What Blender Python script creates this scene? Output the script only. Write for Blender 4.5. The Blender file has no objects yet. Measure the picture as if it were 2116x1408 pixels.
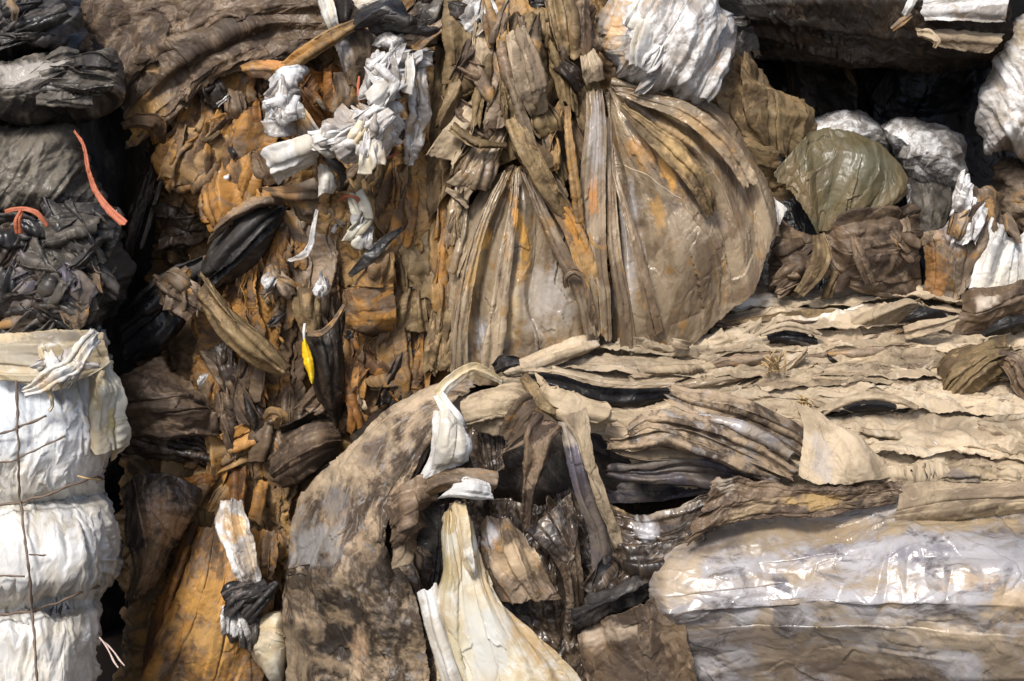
import bpy, math, random
import numpy as np
from mathutils import Vector
S = bpy.context.scene
COL = S.collection
# ---------------------------------------------------------------- camera, sky, sun, exposure
PITCH = math.radians(18.0)
CAM = np.array([0.0, -4.5*math.cos(PITCH), 2.5])
FW = np.array([0.0, math.cos(PITCH), -math.sin(PITCH)])
RT = np.array([1.0, 0.0, 0.0])
UP = np.array([0.0, math.sin(PITCH), math.cos(PITCH)])
D0, TH = 4.5, 1.0/3.0
cd = bpy.data.cameras.new("camera"); cam = bpy.data.objects.new("camera", cd); COL.objects.link(cam)
cam.location = CAM; cam.rotation_euler = (math.pi/2-PITCH, 0, 0)
cd.sensor_width = 36; cd.lens = 18/TH; cd.clip_start = .05; cd.clip_end = 500
S.camera = cam
SUN_EL, SUN_AZ = math.radians(54), math.radians(208)     # azimuth clockwise from +Y: behind the camera, to its left
w = bpy.data.worlds.new("World"); S.world = w; w.use_nodes = True
nt = w.node_tree; bg = nt.nodes["Background"]
sky = nt.nodes.new("ShaderNodeTexSky"); sky.sky_type = 'NISHITA'; sky.sun_disc = False
sky.sun_elevation = SUN_EL; sky.sun_rotation = SUN_AZ; sky.dust_density = 3.5; sky.ozone_density = .6; sky.air_density = .85
nt.links.new(sky.outputs[0], bg.inputs[0]); bg.inputs[1].default_value = 0.068
sl = bpy.data.lights.new("sun", 'SUN'); sl.energy = 1.5; sl.angle = math.radians(12); sl.color = (1, .975, .94)
so = bpy.data.objects.new("sun", sl); COL.objects.link(so)
sd = Vector((math.sin(SUN_AZ)*math.cos(SUN_EL), math.cos(SUN_AZ)*math.cos(SUN_EL), math.sin(SUN_EL)))
so.rotation_euler = sd.to_track_quat('Z', 'Y').to_euler(); so.location = (0, 0, 8)
S.view_settings.view_transform = 'Standard'; S.view_settings.look = 'None'
S.view_settings.exposure = 1.42; S.view_settings.gamma = 1.0; S.view_settings.use_curve_mapping = False

# ---------------------------------------------------------------- numpy noise
def _h(ix, iy, seed):
    n = (ix.astype(np.int64)*374761393 + iy.astype(np.int64)*668265263 + seed*974634777) & 0x7fffffff
    n = ((n ^ (n >> 13))*1274126177) & 0x7fffffff
    n = ((n ^ (n >> 16))*2246822519) & 0x7fffffff
    return ((n ^ (n >> 15)) & 0xffff)/65535.0
def vn(x, y, seed=0):                                   # smooth gradient noise, about -1..1
    x = np.asarray(x, float); y = np.asarray(y, float); x, y = np.broadcast_arrays(x, y)
    ix = np.floor(x); iy = np.floor(y); fx = x-ix; fy = y-iy
    u = fx*fx*fx*(fx*(fx*6-15)+10); v = fy*fy*fy*(fy*(fy*6-15)+10)
    def g(dx, dy):
        a = _h(ix+dx, iy+dy, seed)*2*math.pi
        return np.cos(a)*(fx-dx)+np.sin(a)*(fy-dy)
    return 1.5*((g(0,0)*(1-u)+g(1,0)*u)*(1-v)+(g(0,1)*(1-u)+g(1,1)*u)*v)
def facet(x, y, seed=0):                                # flat triangular facets meeting at sharp creases, -1..1
    k = (x+y)*0.3660254; i = np.floor(x+k); j = np.floor(y+k)
    a = x+k-i; b = y+k-j
    h00 = _h(i, j, seed); h11 = _h(i+1, j+1, seed); h10 = _h(i+1, j, seed); h01 = _h(i, j+1, seed)
    hi = h00+(h10-h00)*a+(h11-h10)*b; lo = h00+(h01-h00)*b+(h11-h01)*a
    return np.where(a > b, hi, lo)*2-1
def crumple(s, t, lam, an, seed, octs=3, gain=.34):
    """Flat facets between straight creases: a big set, then smaller ones inside it."""
    r = 0; a = 1.0; l = lam
    for o in range(octs):
        an_o = an if o == 0 else 1+(an-1)*.6
        th = [.0, .7, -.5, 1.1][o % 4]+.25*math.sin(seed*1.7+o); c, q = math.cos(th), math.sin(th)
        x = s/(l*an_o); y = t/l
        x, y = c*x-q*y, q*x+c*y
        wx = x+.55*facet(x*.53+9.1, y*.53, seed+o*11); wy = y+.55*facet(x*.53, y*.53+4.7, seed+5+o*11)
        m = 1.0 if o == 0 else np.clip(.55+1.1*vn(s/lam*.6+o*3, t/lam*.6, seed+70+o), .08, 1.5)
        r = r+a*m*(.72*facet(wx, wy, seed+o*31)+.75*np.abs(facet(wx*.83+3, wy*.83, seed+o*31+8))-.3); a *= gain; l *= .45
    return r
def ledges(s, t, lam, an, seed):
    """Edges of folds laid flat: a sharp step along straight broken lines, dying away to one side; some are plain creases."""
    x = s/(lam*an); y = t/lam; th = .5*math.sin(seed*2.3); c, q = math.cos(th), math.sin(th); x, y = c*x-q*y, q*x+c*y
    x = x+.5*facet(x*.6+2, y*.6, seed+1); f = facet(x, y, seed+2); g = facet(x*.8+5, y*.8+1, seed+3)
    m = np.clip(.25+1.3*vn(s/lam*.45, t/lam*.45, seed+4), 0, 1.1); m2 = np.clip(.15+1.3*vn(s/lam*.5+8, t/lam*.5, seed+5), 0, 1.1)
    return m*np.sign(f)*np.exp(-np.abs(f)/.28)*np.where(f > 0, 1, .5)-m2*.9*np.exp(-np.abs(g)/.07)
def pleats(x, u, seed, drift=.8):
    """Lopsided sharp folds side by side: height 0..1 and the sideways lean of each fold."""
    x = x+.35*vn(u*1.7*drift+3, x*.4, seed)+.22*facet(u*3.1*drift, x*.7, seed+1)
    k = np.floor(x); f = x-k; z = 0*k
    r1 = _h(k, z+1, seed); r2 = _h(k, z+2, seed); r3 = _h(k, z+3, seed)
    p = np.where(r1 > .5, .66+.26*r2, .10+.24*r2)
    tri = np.where(f < p, f/p, (1-f)/(1-p))
    A = (.25+.75*r3)*np.clip(.62+.75*vn(u*1.6*drift+k*5.3, k*1.7, seed+4), .05, 1.25)
    return A*tri, A*tri*np.where(p > .5, 1, -1)
def ridge(x, y, seed):                                  # sharp crests, round troughs
    return 1-2.2*np.abs(vn(x, y, seed))

# ---------------------------------------------------------------- pixels of a 2116 x 1408 frame + distance -> world
def P(G):
    x, y, d = G[..., 0], G[..., 1], G[..., 2]
    k = (D0-d/100.0)[..., None]
    return CAM + k*(FW + RT*((x-1058)/1058*TH)[..., None] - UP*((y-704)/1058*TH)[..., None])
def R(txt):
    out = []; d = 0.0
    for p in txt.split():
        q = [float(a) for a in p.split(',')]
        if len(q) > 2: d = q[2]
        out.append((q[0], q[1], d))
    return np.array(out)
def catmull(pts, n, lin=0.0):
    pts = np.asarray(pts, float)
    if len(pts) == 1: return np.repeat(pts, n, 0)
    seg = np.linalg.norm(np.diff(pts[:, :2], axis=0), axis=1)+.3*np.abs(np.diff(pts[:, 2]))+1e-3
    T = np.concatenate([[0], np.cumsum(seg)]); T /= T[-1]
    t = np.linspace(0, 1, n)
    return cinterp(T, pts, t, lin)
def cinterp(T, pts, t, lin=0.0):
    k = np.clip(np.searchsorted(T, t, side='right')-1, 0, len(T)-2)
    h = (T[k+1]-T[k]); f = (t-T[k])/h
    m = np.zeros_like(pts)
    m[1:-1] = ((pts[2:]-pts[:-2])/(T[2:]-T[:-2]).reshape((-1,)+(1,)*(pts.ndim-1)))
    m[0] = (pts[1]-pts[0])/(T[1]-T[0]); m[-1] = (pts[-1]-pts[-2])/(T[-1]-T[-2])
    sh = (-1,)+(1,)*(pts.ndim-1)
    f = f.reshape(sh); h = h.reshape(sh)
    a = (2*f**3-3*f**2+1)*pts[k]+(f**3-2*f**2+f)*h*m[k]+(-2*f**3+3*f**2)*pts[k+1]+(f**3-f**2)*h*m[k+1]
    b = pts[k]*(1-f)+pts[k+1]*f
    return a*(1-lin)+b*lin

# ---------------------------------------------------------------- mesh building
def link(name, V, F, mat, parent=None, uv=None, stain=None, thick=0, smooth=True):
    me = bpy.data.meshes.new(name)
    V = np.asarray(V, np.float32).reshape(-1, 3); F = np.asarray(F, np.int32)
    n = F.shape[1]
    me.vertices.add(len(V)); me.vertices.foreach_set("co", V.ravel())
    me.loops.add(F.size); me.loops.foreach_set("vertex_index", F.ravel())
    me.polygons.add(len(F)); me.polygons.foreach_set("loop_start", np.arange(0, F.size, n, dtype=np.int32))
    me.update(calc_edges=True)
    if smooth: me.polygons.foreach_set("use_smooth", np.ones(len(F), bool))
    if uv is not None:
        l = me.uv_layers.new(name="film"); l.data.foreach_set("uv", np.asarray(uv, np.float32)[F.ravel()].ravel())
    if stain is not None:
        a = me.color_attributes.new("stain", 'FLOAT_COLOR', 'POINT'); a.data.foreach_set("color", np.asarray(stain, np.float32).ravel())
    me.materials.append(mat)
    o = bpy.data.objects.new(name, me); COL.objects.link(o)
    if parent is not None: o.parent = parent
    if thick:
        m = o.modifiers.new("thickness", 'SOLIDIFY'); m.thickness = thick; m.offset = 0
    return o
def tag(o, label, cat, group=None):
    o["label"] = label; o["category"] = cat
    if group: o["group"] = group
    return o
def root(name, label, cat, at, group=None):
    o = bpy.data.objects.new(name, None); COL.objects.link(o)
    o.location = P(np.array(at, float)); o.empty_display_size = .05
    bpy.context.view_layer.update()
    return tag(o, label, cat, group)
def keep(o, parent):                                   # parent without moving
    o.parent = parent; o.matrix_parent_inverse = parent.matrix_world.inverted()
    return o
SEED = [100]; PLEAT = 1.9; CRUMP = 1.35
STEP = 2.1
def gridfaces(nu, nv):
    i = np.arange(nu*nv).reshape(nu, nv)
    return np.stack([i[:-1, :-1], i[1:, :-1], i[1:, 1:], i[:-1, 1:]], -1).reshape(-1, 4)
def stainmap(G, stains, seed):
    c = np.zeros(G.shape[:2]+(4,))
    for (x, y, rx, ry, ang, col, k) in stains:
        a = math.radians(ang); dx = G[..., 0]-x; dy = G[..., 1]-y
        p = (dx*math.cos(a)+dy*math.sin(a))/rx; q = (-dx*math.sin(a)+dy*math.cos(a))/ry
        r = np.sqrt(p*p+q*q)+.4*vn(p*1.6+9, q*1.6, seed)+.35*vn(G[..., 0]/34, G[..., 1]/34, seed+3)+.3*vn(G[..., 0]/12, G[..., 1]/12, seed+5)+.2*vn(G[..., 0]/5, G[..., 1]/5, seed+6)
        m = np.clip((1.2-r)/.7, 0, 1)*k
        m = m[..., None]
        al = np.maximum(c[..., 3:], m); k2 = m/np.maximum(al, 1e-6)
        c[..., :3] = c[..., :3]*(1-k2)+np.array(col)*k2
        c[..., 3:] = al
    return c
def sheet(name, mat, rails, pleat=None, cr=(.07, .010, 1.6), fine=None, rag=(.018, .018), sharp=None, thick=.0016, lean=.75,
          stains=None, step=None, parent=None, label=None, cat=None, group=None, dz=None, seed=None, ledge=None):
    """A film sheet lofted through rails (polylines that follow its folds), creased and crumpled."""
    if seed is None: SEED[0] += 7; seed = SEED[0]
    st = step or STEP; sharp = .88 if sharp is None else min(1, .72+sharp*.4)
    rl = [R(r) if isinstance(r, str) else np.asarray(r, float) for r in rails]
    if dz is None: dz = .68 if thick and max(np.ptp(r[:, 0]) for r in rl) < 420 else 1.0
    if dz != 1:
        mm = np.mean([r[:, 2].mean() for r in rl])
        for r in rl: r[:, 2] = mm+(r[:, 2]-mm)*dz
    L = max(np.linalg.norm(np.diff(r[:, :2], axis=0), axis=1).sum() for r in rl)
    mid = np.array([catmull(r, 5) for r in rl])
    Wd = max(np.linalg.norm(np.diff(mid[:, k, :2], axis=0), axis=1).sum() for k in range(5))
    nu = int(np.clip(L/st, 8, 520)); nv = int(np.clip(Wd/st, 6, 520))
    A = np.array([catmull(r, nu, .15) for r in rl])           # rails, nu, 3
    gaps = np.linalg.norm(np.diff(A[..., :2], axis=0), axis=2).mean(1)+.4*np.abs(np.diff(A[..., 2], axis=0)).mean(1)+1
    T = np.concatenate([[0], np.cumsum(gaps)]); T /= T[-1]
    G = cinterp(T, A, np.linspace(0, 1, nv), sharp).transpose(1, 0, 2)   # nu, nv, 3
    if rag[0] or rag[1]:
        U = np.linspace(0, 1, nu)[:, None]; V = np.linspace(0, 1, nv)[None, :]
        e = lambda x, s, q: .5*(1+.9*vn(x*6*q, s, seed+s)+.6*vn(x*17*q, s+.5, seed+s+1)+.35*facet(x*40*q, x*0+s, seed+s+2))
        q1 = max(.4, Wd/250); q2 = max(.4, L/250)
        u0 = rag[0]*np.clip(e(V, 1, q1), 0, 1.6); u1 = 1-rag[0]*np.clip(e(V, 2, q1), 0, 1.6)
        v0 = rag[1]*np.clip(e(U, 3, q2), 0, 1.6); v1 = 1-rag[1]*np.clip(e(U, 4, q2), 0, 1.6)
        uu = (u0+(u1-u0)*U)*(nu-1); vv = (v0+(v1-v0)*V)*(nv-1)
        i = np.clip(uu.astype(int), 0, nu-2); j = np.clip(vv.astype(int), 0, nv-2)
        fu = (uu-i)[..., None]; fv = (vv-j)[..., None]
        G = (G[i, j]*(1-fu)+G[i+1, j]*fu)*(1-fv)+(G[i, j+1]*(1-fu)+G[i+1, j+1]*fu)*fv
    W = P(G)
    du = np.gradient(W, axis=0); dv = np.gradient(W, axis=1)
    N = np.cross(du, dv); N /= np.linalg.norm(N, axis=-1, keepdims=True)+1e-9
    view = CAM-W
    flip = np.sign((N*view).sum(-1).mean()) or 1
    N = N*flip
    # soften the normals so the relief grows cleanly over the folds
    Tv = dv/(np.linalg.norm(dv, axis=-1, keepdims=True)+1e-9)
    s = np.concatenate([np.zeros((1, nv)), np.cumsum(np.linalg.norm(np.diff(W, axis=0), axis=-1), 0)])
    t = np.concatenate([np.zeros((nu, 1)), np.cumsum(np.linalg.norm(np.diff(W, axis=1), axis=-1), 1)], 1)
    width = t[:, -1:]
    sm = np.broadcast_to(s.mean(1, keepdims=True), s.shape); tm = t-width/2
    ox, oy = (seed*1.37) % 50, (seed*2.11) % 50
    h = np.zeros((nu, nv))
    U = np.linspace(0, 1, nu)[:, None]+0*h; V = np.linspace(0, 1, nv)[None, :]+0*h
    if pleat:
        n, amp = pleat[0], pleat[1]; drift = pleat[2] if len(pleat) > 2 else .8
        k = np.clip(width/max(1e-4, width.max()), .12, 1)**.9
        L0 = s[-1].mean()/.5
        h1, l1 = pleats(V*n*.8+ox, U*L0, seed+2, drift); h2, l2 = pleats(V*n*1.9+oy, U*L0, seed+3, drift*1.4)
        h = h+PLEAT*amp*k*(h1+.38*h2)
        W = W+Tv*(lean*PLEAT*amp*k*(l1+.38*l2))[..., None]
    if cr:
        an = cr[2] if len(cr) > 2 else 1.5; lam = min(cr[0], max(.014, .42*min(L, Wd)*.00142))
        h = h+CRUMP*max(cr[1]*lam/cr[0], .135*lam*(cr[0] < .09))*crumple(sm+ox, tm+oy, lam, an, seed+9)
        le = ledge if ledge is not None else 1.0
        if le:
            l1 = max(.03, min(.13, lam*1.5)); h = h+le*(.060*l1*ledges(sm+oy, tm+ox, l1, max(1.3, an), seed+40)+.075*l1*.42*ledges(sm+ox+3, tm+oy, l1*.42, max(1.2, an*.8), seed+50))
    if fine: h = h+fine[1]*crumple(sm+oy, tm+ox, fine[0], fine[2] if len(fine) > 2 else 1.2, seed+17, 2)
    W = W+N*h[..., None]
    uv = np.stack([sm+ox, tm+oy], -1).reshape(-1, 2)
    stn = stainmap(G, stains, seed) if stains else np.zeros((nu, nv, 4))
    o = link(name, W, gridfaces(nu, nv), mat, None, uv, stn.reshape(-1, 4), thick)
    if parent is not None: keep(o, parent)
    if label: tag(o, label, cat, group)
    return o
def ribbon(name, mat, path, width, ridge_d=1.5, tilt=0.0, **kw):
    """A folded strip: path of x,y,d and widths in pixels along it; the middle stands ridge_d cm proud."""
    p = catmull(R(path) if isinstance(path, str) else path, 24, .1)
    ws = np.interp(np.linspace(0, 1, 24), np.linspace(0, 1, len(width)), width)
    if not name.startswith('twine'): ws = np.maximum(ws, (.18 if name == 'film_fold' else .42)*ws.max())
    tg = np.gradient(p[:, :2], axis=0); tg /= np.linalg.norm(tg, axis=1, keepdims=True)+1e-6
    nr = np.stack([-tg[:, 1], tg[:, 0]], 1)
    rails = []
    prof = random.Random(SEED[0]).choice([((-1, -.1), (-.62, 1.0), (-.5, .35), (.3, .1), (.72, .75), (1, .2)), ((-1, .5), (-.75, .0), (.1, .35), (.55, 1.0), (.68, .2), (1, -.2)), ((-1, -.4), (-.35, .5), (-.1, 1.0), (.05, .1), (.6, .3), (1, .6))])
    for q, rd in prof:
        r = p.copy(); r[:, :2] += nr*(ws*.5*q)[:, None]; r[:, 2] += ridge_d*rd*np.minimum(1, ws/ws.max()+.2)+tilt*q
        rails.append(r)
    kw.setdefault('rag', (.05, .04))
    return sheet(name, mat, rails, **kw)
def pad(name, mat, outline, d, bulge, back=10, pleat=None, cr=(.07, .012, 1.4), ang=0, fine=None, stains=None, parent=None,
        label=None, cat=None, group=None, seed=None, power=2.2, centre=None, step=None):
    """A closed cushion of bundled film inside an outline; bulge and back are in cm."""
    if seed is None: SEED[0] += 7; seed = SEED[0]
    st = step or STEP
    o = R(outline) if isinstance(outline, str) else np.asarray(outline, float)
    o = np.vstack([o, o[:1]])
    L = np.linalg.norm(np.diff(o[:, :2], axis=0), axis=1).sum()
    na = int(np.clip(L/st/1.2, 40, 900))
    ring = catmull(o, na+1, .3)[:-1]
    c = np.array(centre) if centre else ring[:, :2].mean(0)
    rad = np.linalg.norm(ring[:, :2]-c, axis=1).max()
    nr = int(np.clip(rad/st, 12, 300))
    rr = np.sin(np.linspace(0, math.pi/2, nr))[:, None]
    G = np.zeros((nr, na, 3))
    G[..., :2] = c+(ring[None, :, :2]-c)*rr[..., None]
    G[..., 2] = d+ring[None, :, 2]*rr+bulge*(1-rr**power)**(1/power)
    # back shell, coarse
    nb = 8
    rb = np.cos(np.linspace(0, math.pi/2, nb+1))[1:, None]
    B = np.zeros((nb, na, 3)); B[..., :2] = c+(ring[None, :, :2]-c)*np.maximum(rb, .02)[..., None]
    B[..., 2] = d+ring[None, :, 2]*rb-back*(1-rb**2)**.5
    G = np.concatenate([G, B], 0)
    W = P(G)
    du = np.gradient(W, axis=0); dv = (np.roll(W, -1, 1)-np.roll(W, 1, 1))
    N = np.cross(du, dv); N /= np.linalg.norm(N, axis=-1, keepdims=True)+1e-9
    if (N*(CAM-W)).sum(-1)[:nr//2].mean() < 0: N = -N
    a = math.radians(ang); k = .01418/10
    x = (G[..., 0]-c[0])*k; y = (G[..., 1]-c[1])*k
    s = x*math.cos(a)+y*math.sin(a); t = -x*math.sin(a)+y*math.cos(a)
    ox, oy = (seed*1.37) % 50, (seed*2.11) % 50
    z = G[..., 2]/100
    h = np.zeros(G.shape[:2])
    if pleat:
        f, amp = pleat[0], pleat[1]
        h1, l1 = pleats(t/f*.8+ox, s/.5, seed+2, 1.5); h2, l2 = pleats(t/f*1.9+oy, s/.5, seed+3, 2.0)
        h = h+1.6*amp*(h1+.4*h2)
    if cr: h = h+CRUMP*cr[1]*crumple(s+ox+.5*z, t+oy+.5*z, cr[0], cr[2] if len(cr) > 2 else 1.4, seed+9)
    if cr: l1 = min(.10, cr[0]*1.4); h = h+.060*l1*ledges(s+oy+.5*z, t+ox+.5*z, l1, 1.6, seed+40)+.03*l1*ledges(s+ox+3, t+oy, l1*.42, 1.4, seed+50)
    if fine: h = h+fine[1]*crumple(s+oy, t+ox, fine[0], 1.2, seed+17, 2)
    W = W+N*h[..., None]
    n0 = W.shape[0]
    i = np.arange(n0*na).reshape(n0, na); j = np.roll(i, -1, 1)
    F = np.stack([i[:-1], i[1:], j[1:], j[:-1]], -1).reshape(-1, 4)
    uv = np.stack([s+ox, t+oy+.3*z], -1).reshape(-1, 2)
    stn = stainmap(G, stains, seed) if stains else np.zeros(G.shape[:2]+(4,))
    ob = link(name, W, F, mat, None, uv, stn.reshape(-1, 4))
    if parent is not None: keep(ob, parent)
    if label: tag(ob, label, cat, group)
    return ob
def cord(name, mat, path, r, parent=None, label=None, cat=None, group=None, wob=.0):
    """Twine or wire, r in cm."""
    p = R(path); n = max(12, int(np.linalg.norm(np.diff(p[:, :2], axis=0), axis=1).sum()/5))
    c = P(catmull(p, n)); SEED[0] += 7; sd = SEED[0]
    if wob: c = c+wob*np.stack([vn(np.arange(n)/7+sd, 0*c[:, 0]+q, sd+q) for q in range(3)], 1)
    t = np.gradient(c, axis=0); t /= np.linalg.norm(t, axis=1, keepdims=True)
    a = np.cross(t, np.array([.3, .8, .5])); a /= np.linalg.norm(a, axis=1, keepdims=True); b = np.cross(t, a)
    m = 8; th = np.linspace(0, 2*math.pi, m, endpoint=False)
    rr = (r/100)*(1+.25*vn(np.arange(n)/3.0, 0*np.arange(n)+.3, sd))
    tw = np.arange(n)[:, None]*.5
    prof = 1+.22*np.cos(2*(th[None]+tw))
    V = c[:, None]+(rr[:, None]*prof)[..., None]*(np.cos(th)[None, :, None]*a[:, None]+np.sin(th)[None, :, None]*b[:, None])
    i = np.arange(n*m).reshape(n, m); j = np.roll(i, -1, 1)
    F = np.stack([i[:-1], i[1:], j[1:], j[:-1]], -1).reshape(-1, 4)
    uv = np.stack([np.repeat(np.arange(n)*.01, m), np.tile(th*.002, n)], -1)
    o = link(name, V, F, mat, None, uv, np.zeros((n*m, 4)))
    if parent is not None: keep(o, parent)
    if label: tag(o, label, cat, group)
    return o

def scrap(x, y, d, W_, L, deg, mat, name, parent, rr, **kw):
    """An angular fold of film: four to six rails of uneven length that zigzag in depth and draw together at one end."""
    a = math.radians(deg); dx, dy = -math.sin(a), math.cos(a); nx, ny = dy, -dx
    n = rr.choice([3, 4, 4, 5]); up = rr.choice([.15, .4, .8, 1.0]); dn = rr.choice([.5, .8, 1.1, 1.1])
    qs = sorted([-1, 1]+[rr.uniform(-.85, .85) for _ in range(n-2)]); rails = []; z = rr.choice([0, 1])
    for i, q in enumerate(qs):
        lo = -.5+rr.uniform(-.12, .12); hi = .5+rr.uniform(-.16, .16); z = 1-z
        dd = (1.6+rr.uniform(0, 2.2))*z*min(1, W_/60)-.6; kx = rr.uniform(-.10, .10); r = []
        for k, t in enumerate((lo, (lo*2+hi)/3+rr.uniform(-.05, .05), (lo+2*hi)/3+rr.uniform(-.05, .05), hi)):
            wq = W_*.5*q*(up+(dn-up)*(t-lo)/(hi-lo)+(.15 if k in (1, 2) else 0))+kx*W_*(k in (1, 2))
            r.append((x+dx*t*L+nx*wq, y+dy*t*L+ny*wq, d+dd*(1 if k in (1, 2) else .5)+(-2.5 if k == 0 else 1.5 if k == 2 else 0)+rr.uniform(-.5, .5)))
        rails.append(np.array(r))
    return sheet(name, M[mat], rails, sharp=.8, pleat=(rr.choice([2, 3, 4]), W_*.00026, 1.0), cr=(.05, .007), fine=(.02, .0015), rag=(.05, .05), parent=parent, step=3, **kw)
def clump(name, label, cat, cx, cy, rx, ry, d, n, size, ang, mats, seed, spread=30, dome=2.5, base=True):
    """A wad of film: a few angular folds of one piece bunched together."""
    rr = random.Random(seed); t = root(name, label, cat, (cx, cy, d))
    if base:
        th = np.linspace(0, 2*math.pi, 14, endpoint=False)
        o = np.array([(cx+rx*.85*math.cos(a)*rr.uniform(.8, 1.1), cy+ry*.85*math.sin(a)*rr.uniform(.8, 1.1), 0) for a in th])
        keep(pad("film_body", M[mats[0]], o, d-2, dome, 4, cr=(.04, .010), fine=(.016, .003)), t)
    for k in range(n):
        a = rr.uniform(0, 2*math.pi); q = math.sqrt(rr.random())*.72
        x = cx+rx*q*math.cos(a); y = cy+ry*q*math.sin(a)
        scrap(x, y, d+dome*(1-q*q)+rr.uniform(-.4, .6), size[0]*rr.uniform(.7, 1.3), size[1]*rr.uniform(.7, 1.3), ang+rr.gauss(0, spread), rr.choice(mats), "film_fold", t, rr)
    return t

# ---------------------------------------------------------------- film materials
def film(name, a, b, c, scale=5.0, stretch=2.5, rough=(.35, .75), bump=.35, speck=.25, trans=.0, cmix=.5, spec=.5, tint2=None, wr=26):
    """Dirty film: colour a with patches of dirt b and smears of c; clean film is glossier than the dirt on it."""
    m = bpy.data.materials.new(name); m.use_nodes = True
    n = m.node_tree.nodes; l = m.node_tree.links; n.clear()
    def N(t, **k):
        q = n.new(t)
        for kk, v in k.items(): setattr(q, kk, v)
        return q
    uv = N("ShaderNodeUVMap"); uv.uv_map = "film"
    mp = N("ShaderNodeMapping"); l.new(uv.outputs[0], mp.inputs[0]); mp.inputs['Scale'].default_value = (1/stretch, 1, 1)
    def noise(sc, det=6, dist=.6, ro=.6, src=mp):
        q = N("ShaderNodeTexNoise"); l.new(src.outputs[0], q.inputs['Vector'])
        q.inputs['Scale'].default_value = sc; q.inputs['Detail'].default_value = det
        q.inputs['Distortion'].default_value = dist; q.inputs['Roughness'].default_value = ro
        return q
    def ramp(src, lo, hi, p=0.0, q=1.0):
        r = N("ShaderNodeMapRange"); l.new(src, r.inputs[0]); r.inputs[1].default_value = lo; r.inputs[2].default_value = hi
        r.inputs[3].default_value = p; r.inputs[4].default_value = q; r.interpolation_type = 'SMOOTHSTEP'
        return r.outputs[0]
    def mix(f, x, y):
        q = N("ShaderNodeMix", data_type='RGBA')
        if isinstance(f, float): q.inputs[0].default_value = f
        else: l.new(f, q.inputs[0])
        for v, k in ((x, 6), (y, 7)):
            if isinstance(v, tuple): q.inputs[k].default_value = v+(1,)
            else: l.new(v, q.inputs[k])
        return q.outputs[2]
    n1 = noise(scale, 9, 1.2, .66); n2 = noise(scale*2.1, 9, 1.8, .68); n3 = noise(scale*9, 4, .3, .7); n4 = noise(scale*.6, 3, .3)
    f1 = ramp(n1.outputs[0], .43, .57)
    f2 = ramp(n2.outputs[0], .62-.2*cmix, .72-.14*cmix)
    col = mix(f1, a, b); col = mix(f2, col, c)
    n5 = noise(scale*4.5, 7, .9, .7); col = mix(ramp(n5.outputs[0], .52, .64, 0.0, .55*min(1, speck*2.2)), col, tuple(x*.6 for x in b))
    # fine grime
    f3 = ramp(n3.outputs[0], .60, .72, 0.0, speck)
    dk = tuple(x*.28 for x in b); col = mix(f3, col, dk)
    # slow drift in value, hue stays
    hv = N("ShaderNodeHueSaturation"); l.new(col, hv.inputs['Color']); l.new(ramp(n4.outputs[0], .3, .7, .72, 1.28), hv.inputs['Value'])
    at = N("ShaderNodeAttribute", attribute_name="stain")
    col = mix(at.outputs['Alpha'], hv.outputs[0], at.outputs['Color'])
    # the stain still carries grime
    col = mix(ramp(n2.outputs[0], .5, .75, 0.0, .35), col, dk) if speck > .15 else col
    p = N("ShaderNodeBsdfPrincipled"); l.new(col, p.inputs['Base Color'])
    p.inputs['Specular IOR Level'].default_value = spec
    l.new(ramp(n1.outputs[0], .35, .65, rough[0], rough[1]), p.inputs['Roughness'])
    # wrinkles too small to mesh
    mp2 = N("ShaderNodeMapping"); l.new(uv.outputs[0], mp2.inputs[0]); mp2.inputs['Scale'].default_value = (.8, 1, 1)
    w1 = noise(wr*.8, 3, 1.2, .5, mp2); vo = N("ShaderNodeTexVoronoi"); vo.feature = 'DISTANCE_TO_EDGE'
    ad = N("ShaderNodeVectorMath", operation='MULTIPLY_ADD'); l.new(w1.outputs[1], ad.inputs[0]); ad.inputs[1].default_value = (.05, .05, .05); l.new(mp2.outputs[0], ad.inputs[2])
    l.new(ad.outputs[0], vo.inputs['Vector']); vo.inputs['Scale'].default_value = wr*1.1
    sq = ramp(vo.outputs[0], 0.0, .22)
    sm = N("ShaderNodeMath", operation='MULTIPLY_ADD'); l.new(sq, sm.inputs[0]); sm.inputs[1].default_value = .8; l.new(w1.outputs[0], sm.inputs[2])
    s2 = N("ShaderNodeMath", operation='MULTIPLY_ADD'); l.new(n3.outputs[0], s2.inputs[0]); s2.inputs[1].default_value = .12; l.new(sm.outputs[0], s2.inputs[2])
    bp = N("ShaderNodeBump"); bp.inputs['Strength'].default_value = bump*.38; bp.inputs['Distance'].default_value = .012
    l.new(s2.outputs[0], bp.inputs['Height']); l.new(bp.outputs[0], p.inputs['Normal'])
    out = N("ShaderNodeOutputMaterial")
    if trans:
        tr = N("ShaderNodeBsdfTranslucent"); l.new(col, tr.inputs[0]); ms = N("ShaderNodeMixShader"); ms.inputs[0].default_value = trans
        l.new(p.outputs[0], ms.inputs[1]); l.new(tr.outputs[0], ms.inputs[2]); l.new(ms.outputs[0], out.inputs[0])
    else: l.new(p.outputs[0], out.inputs[0])
    return m
def plain(name, col, rough=.6):
    m = bpy.data.materials.new(name); m.use_nodes = True
    n = m.node_tree.nodes; l = m.node_tree.links; p = n["Principled BSDF"]
    tn = n.new("ShaderNodeTexNoise"); tn.inputs['Scale'].default_value = 60; tn.inputs['Detail'].default_value = 5
    mr = n.new("ShaderNodeMix"); mr.data_type = 'RGBA'; mr.inputs[6].default_value = tuple(x*.35 for x in col)+(1,); mr.inputs[7].default_value = tuple(min(1, x*1.25) for x in col)+(1,)
    l.new(tn.outputs[0], mr.inputs[0]); l.new(mr.outputs[2], p.inputs['Base Color']); p.inputs['Roughness'].default_value = rough
    return m
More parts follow.
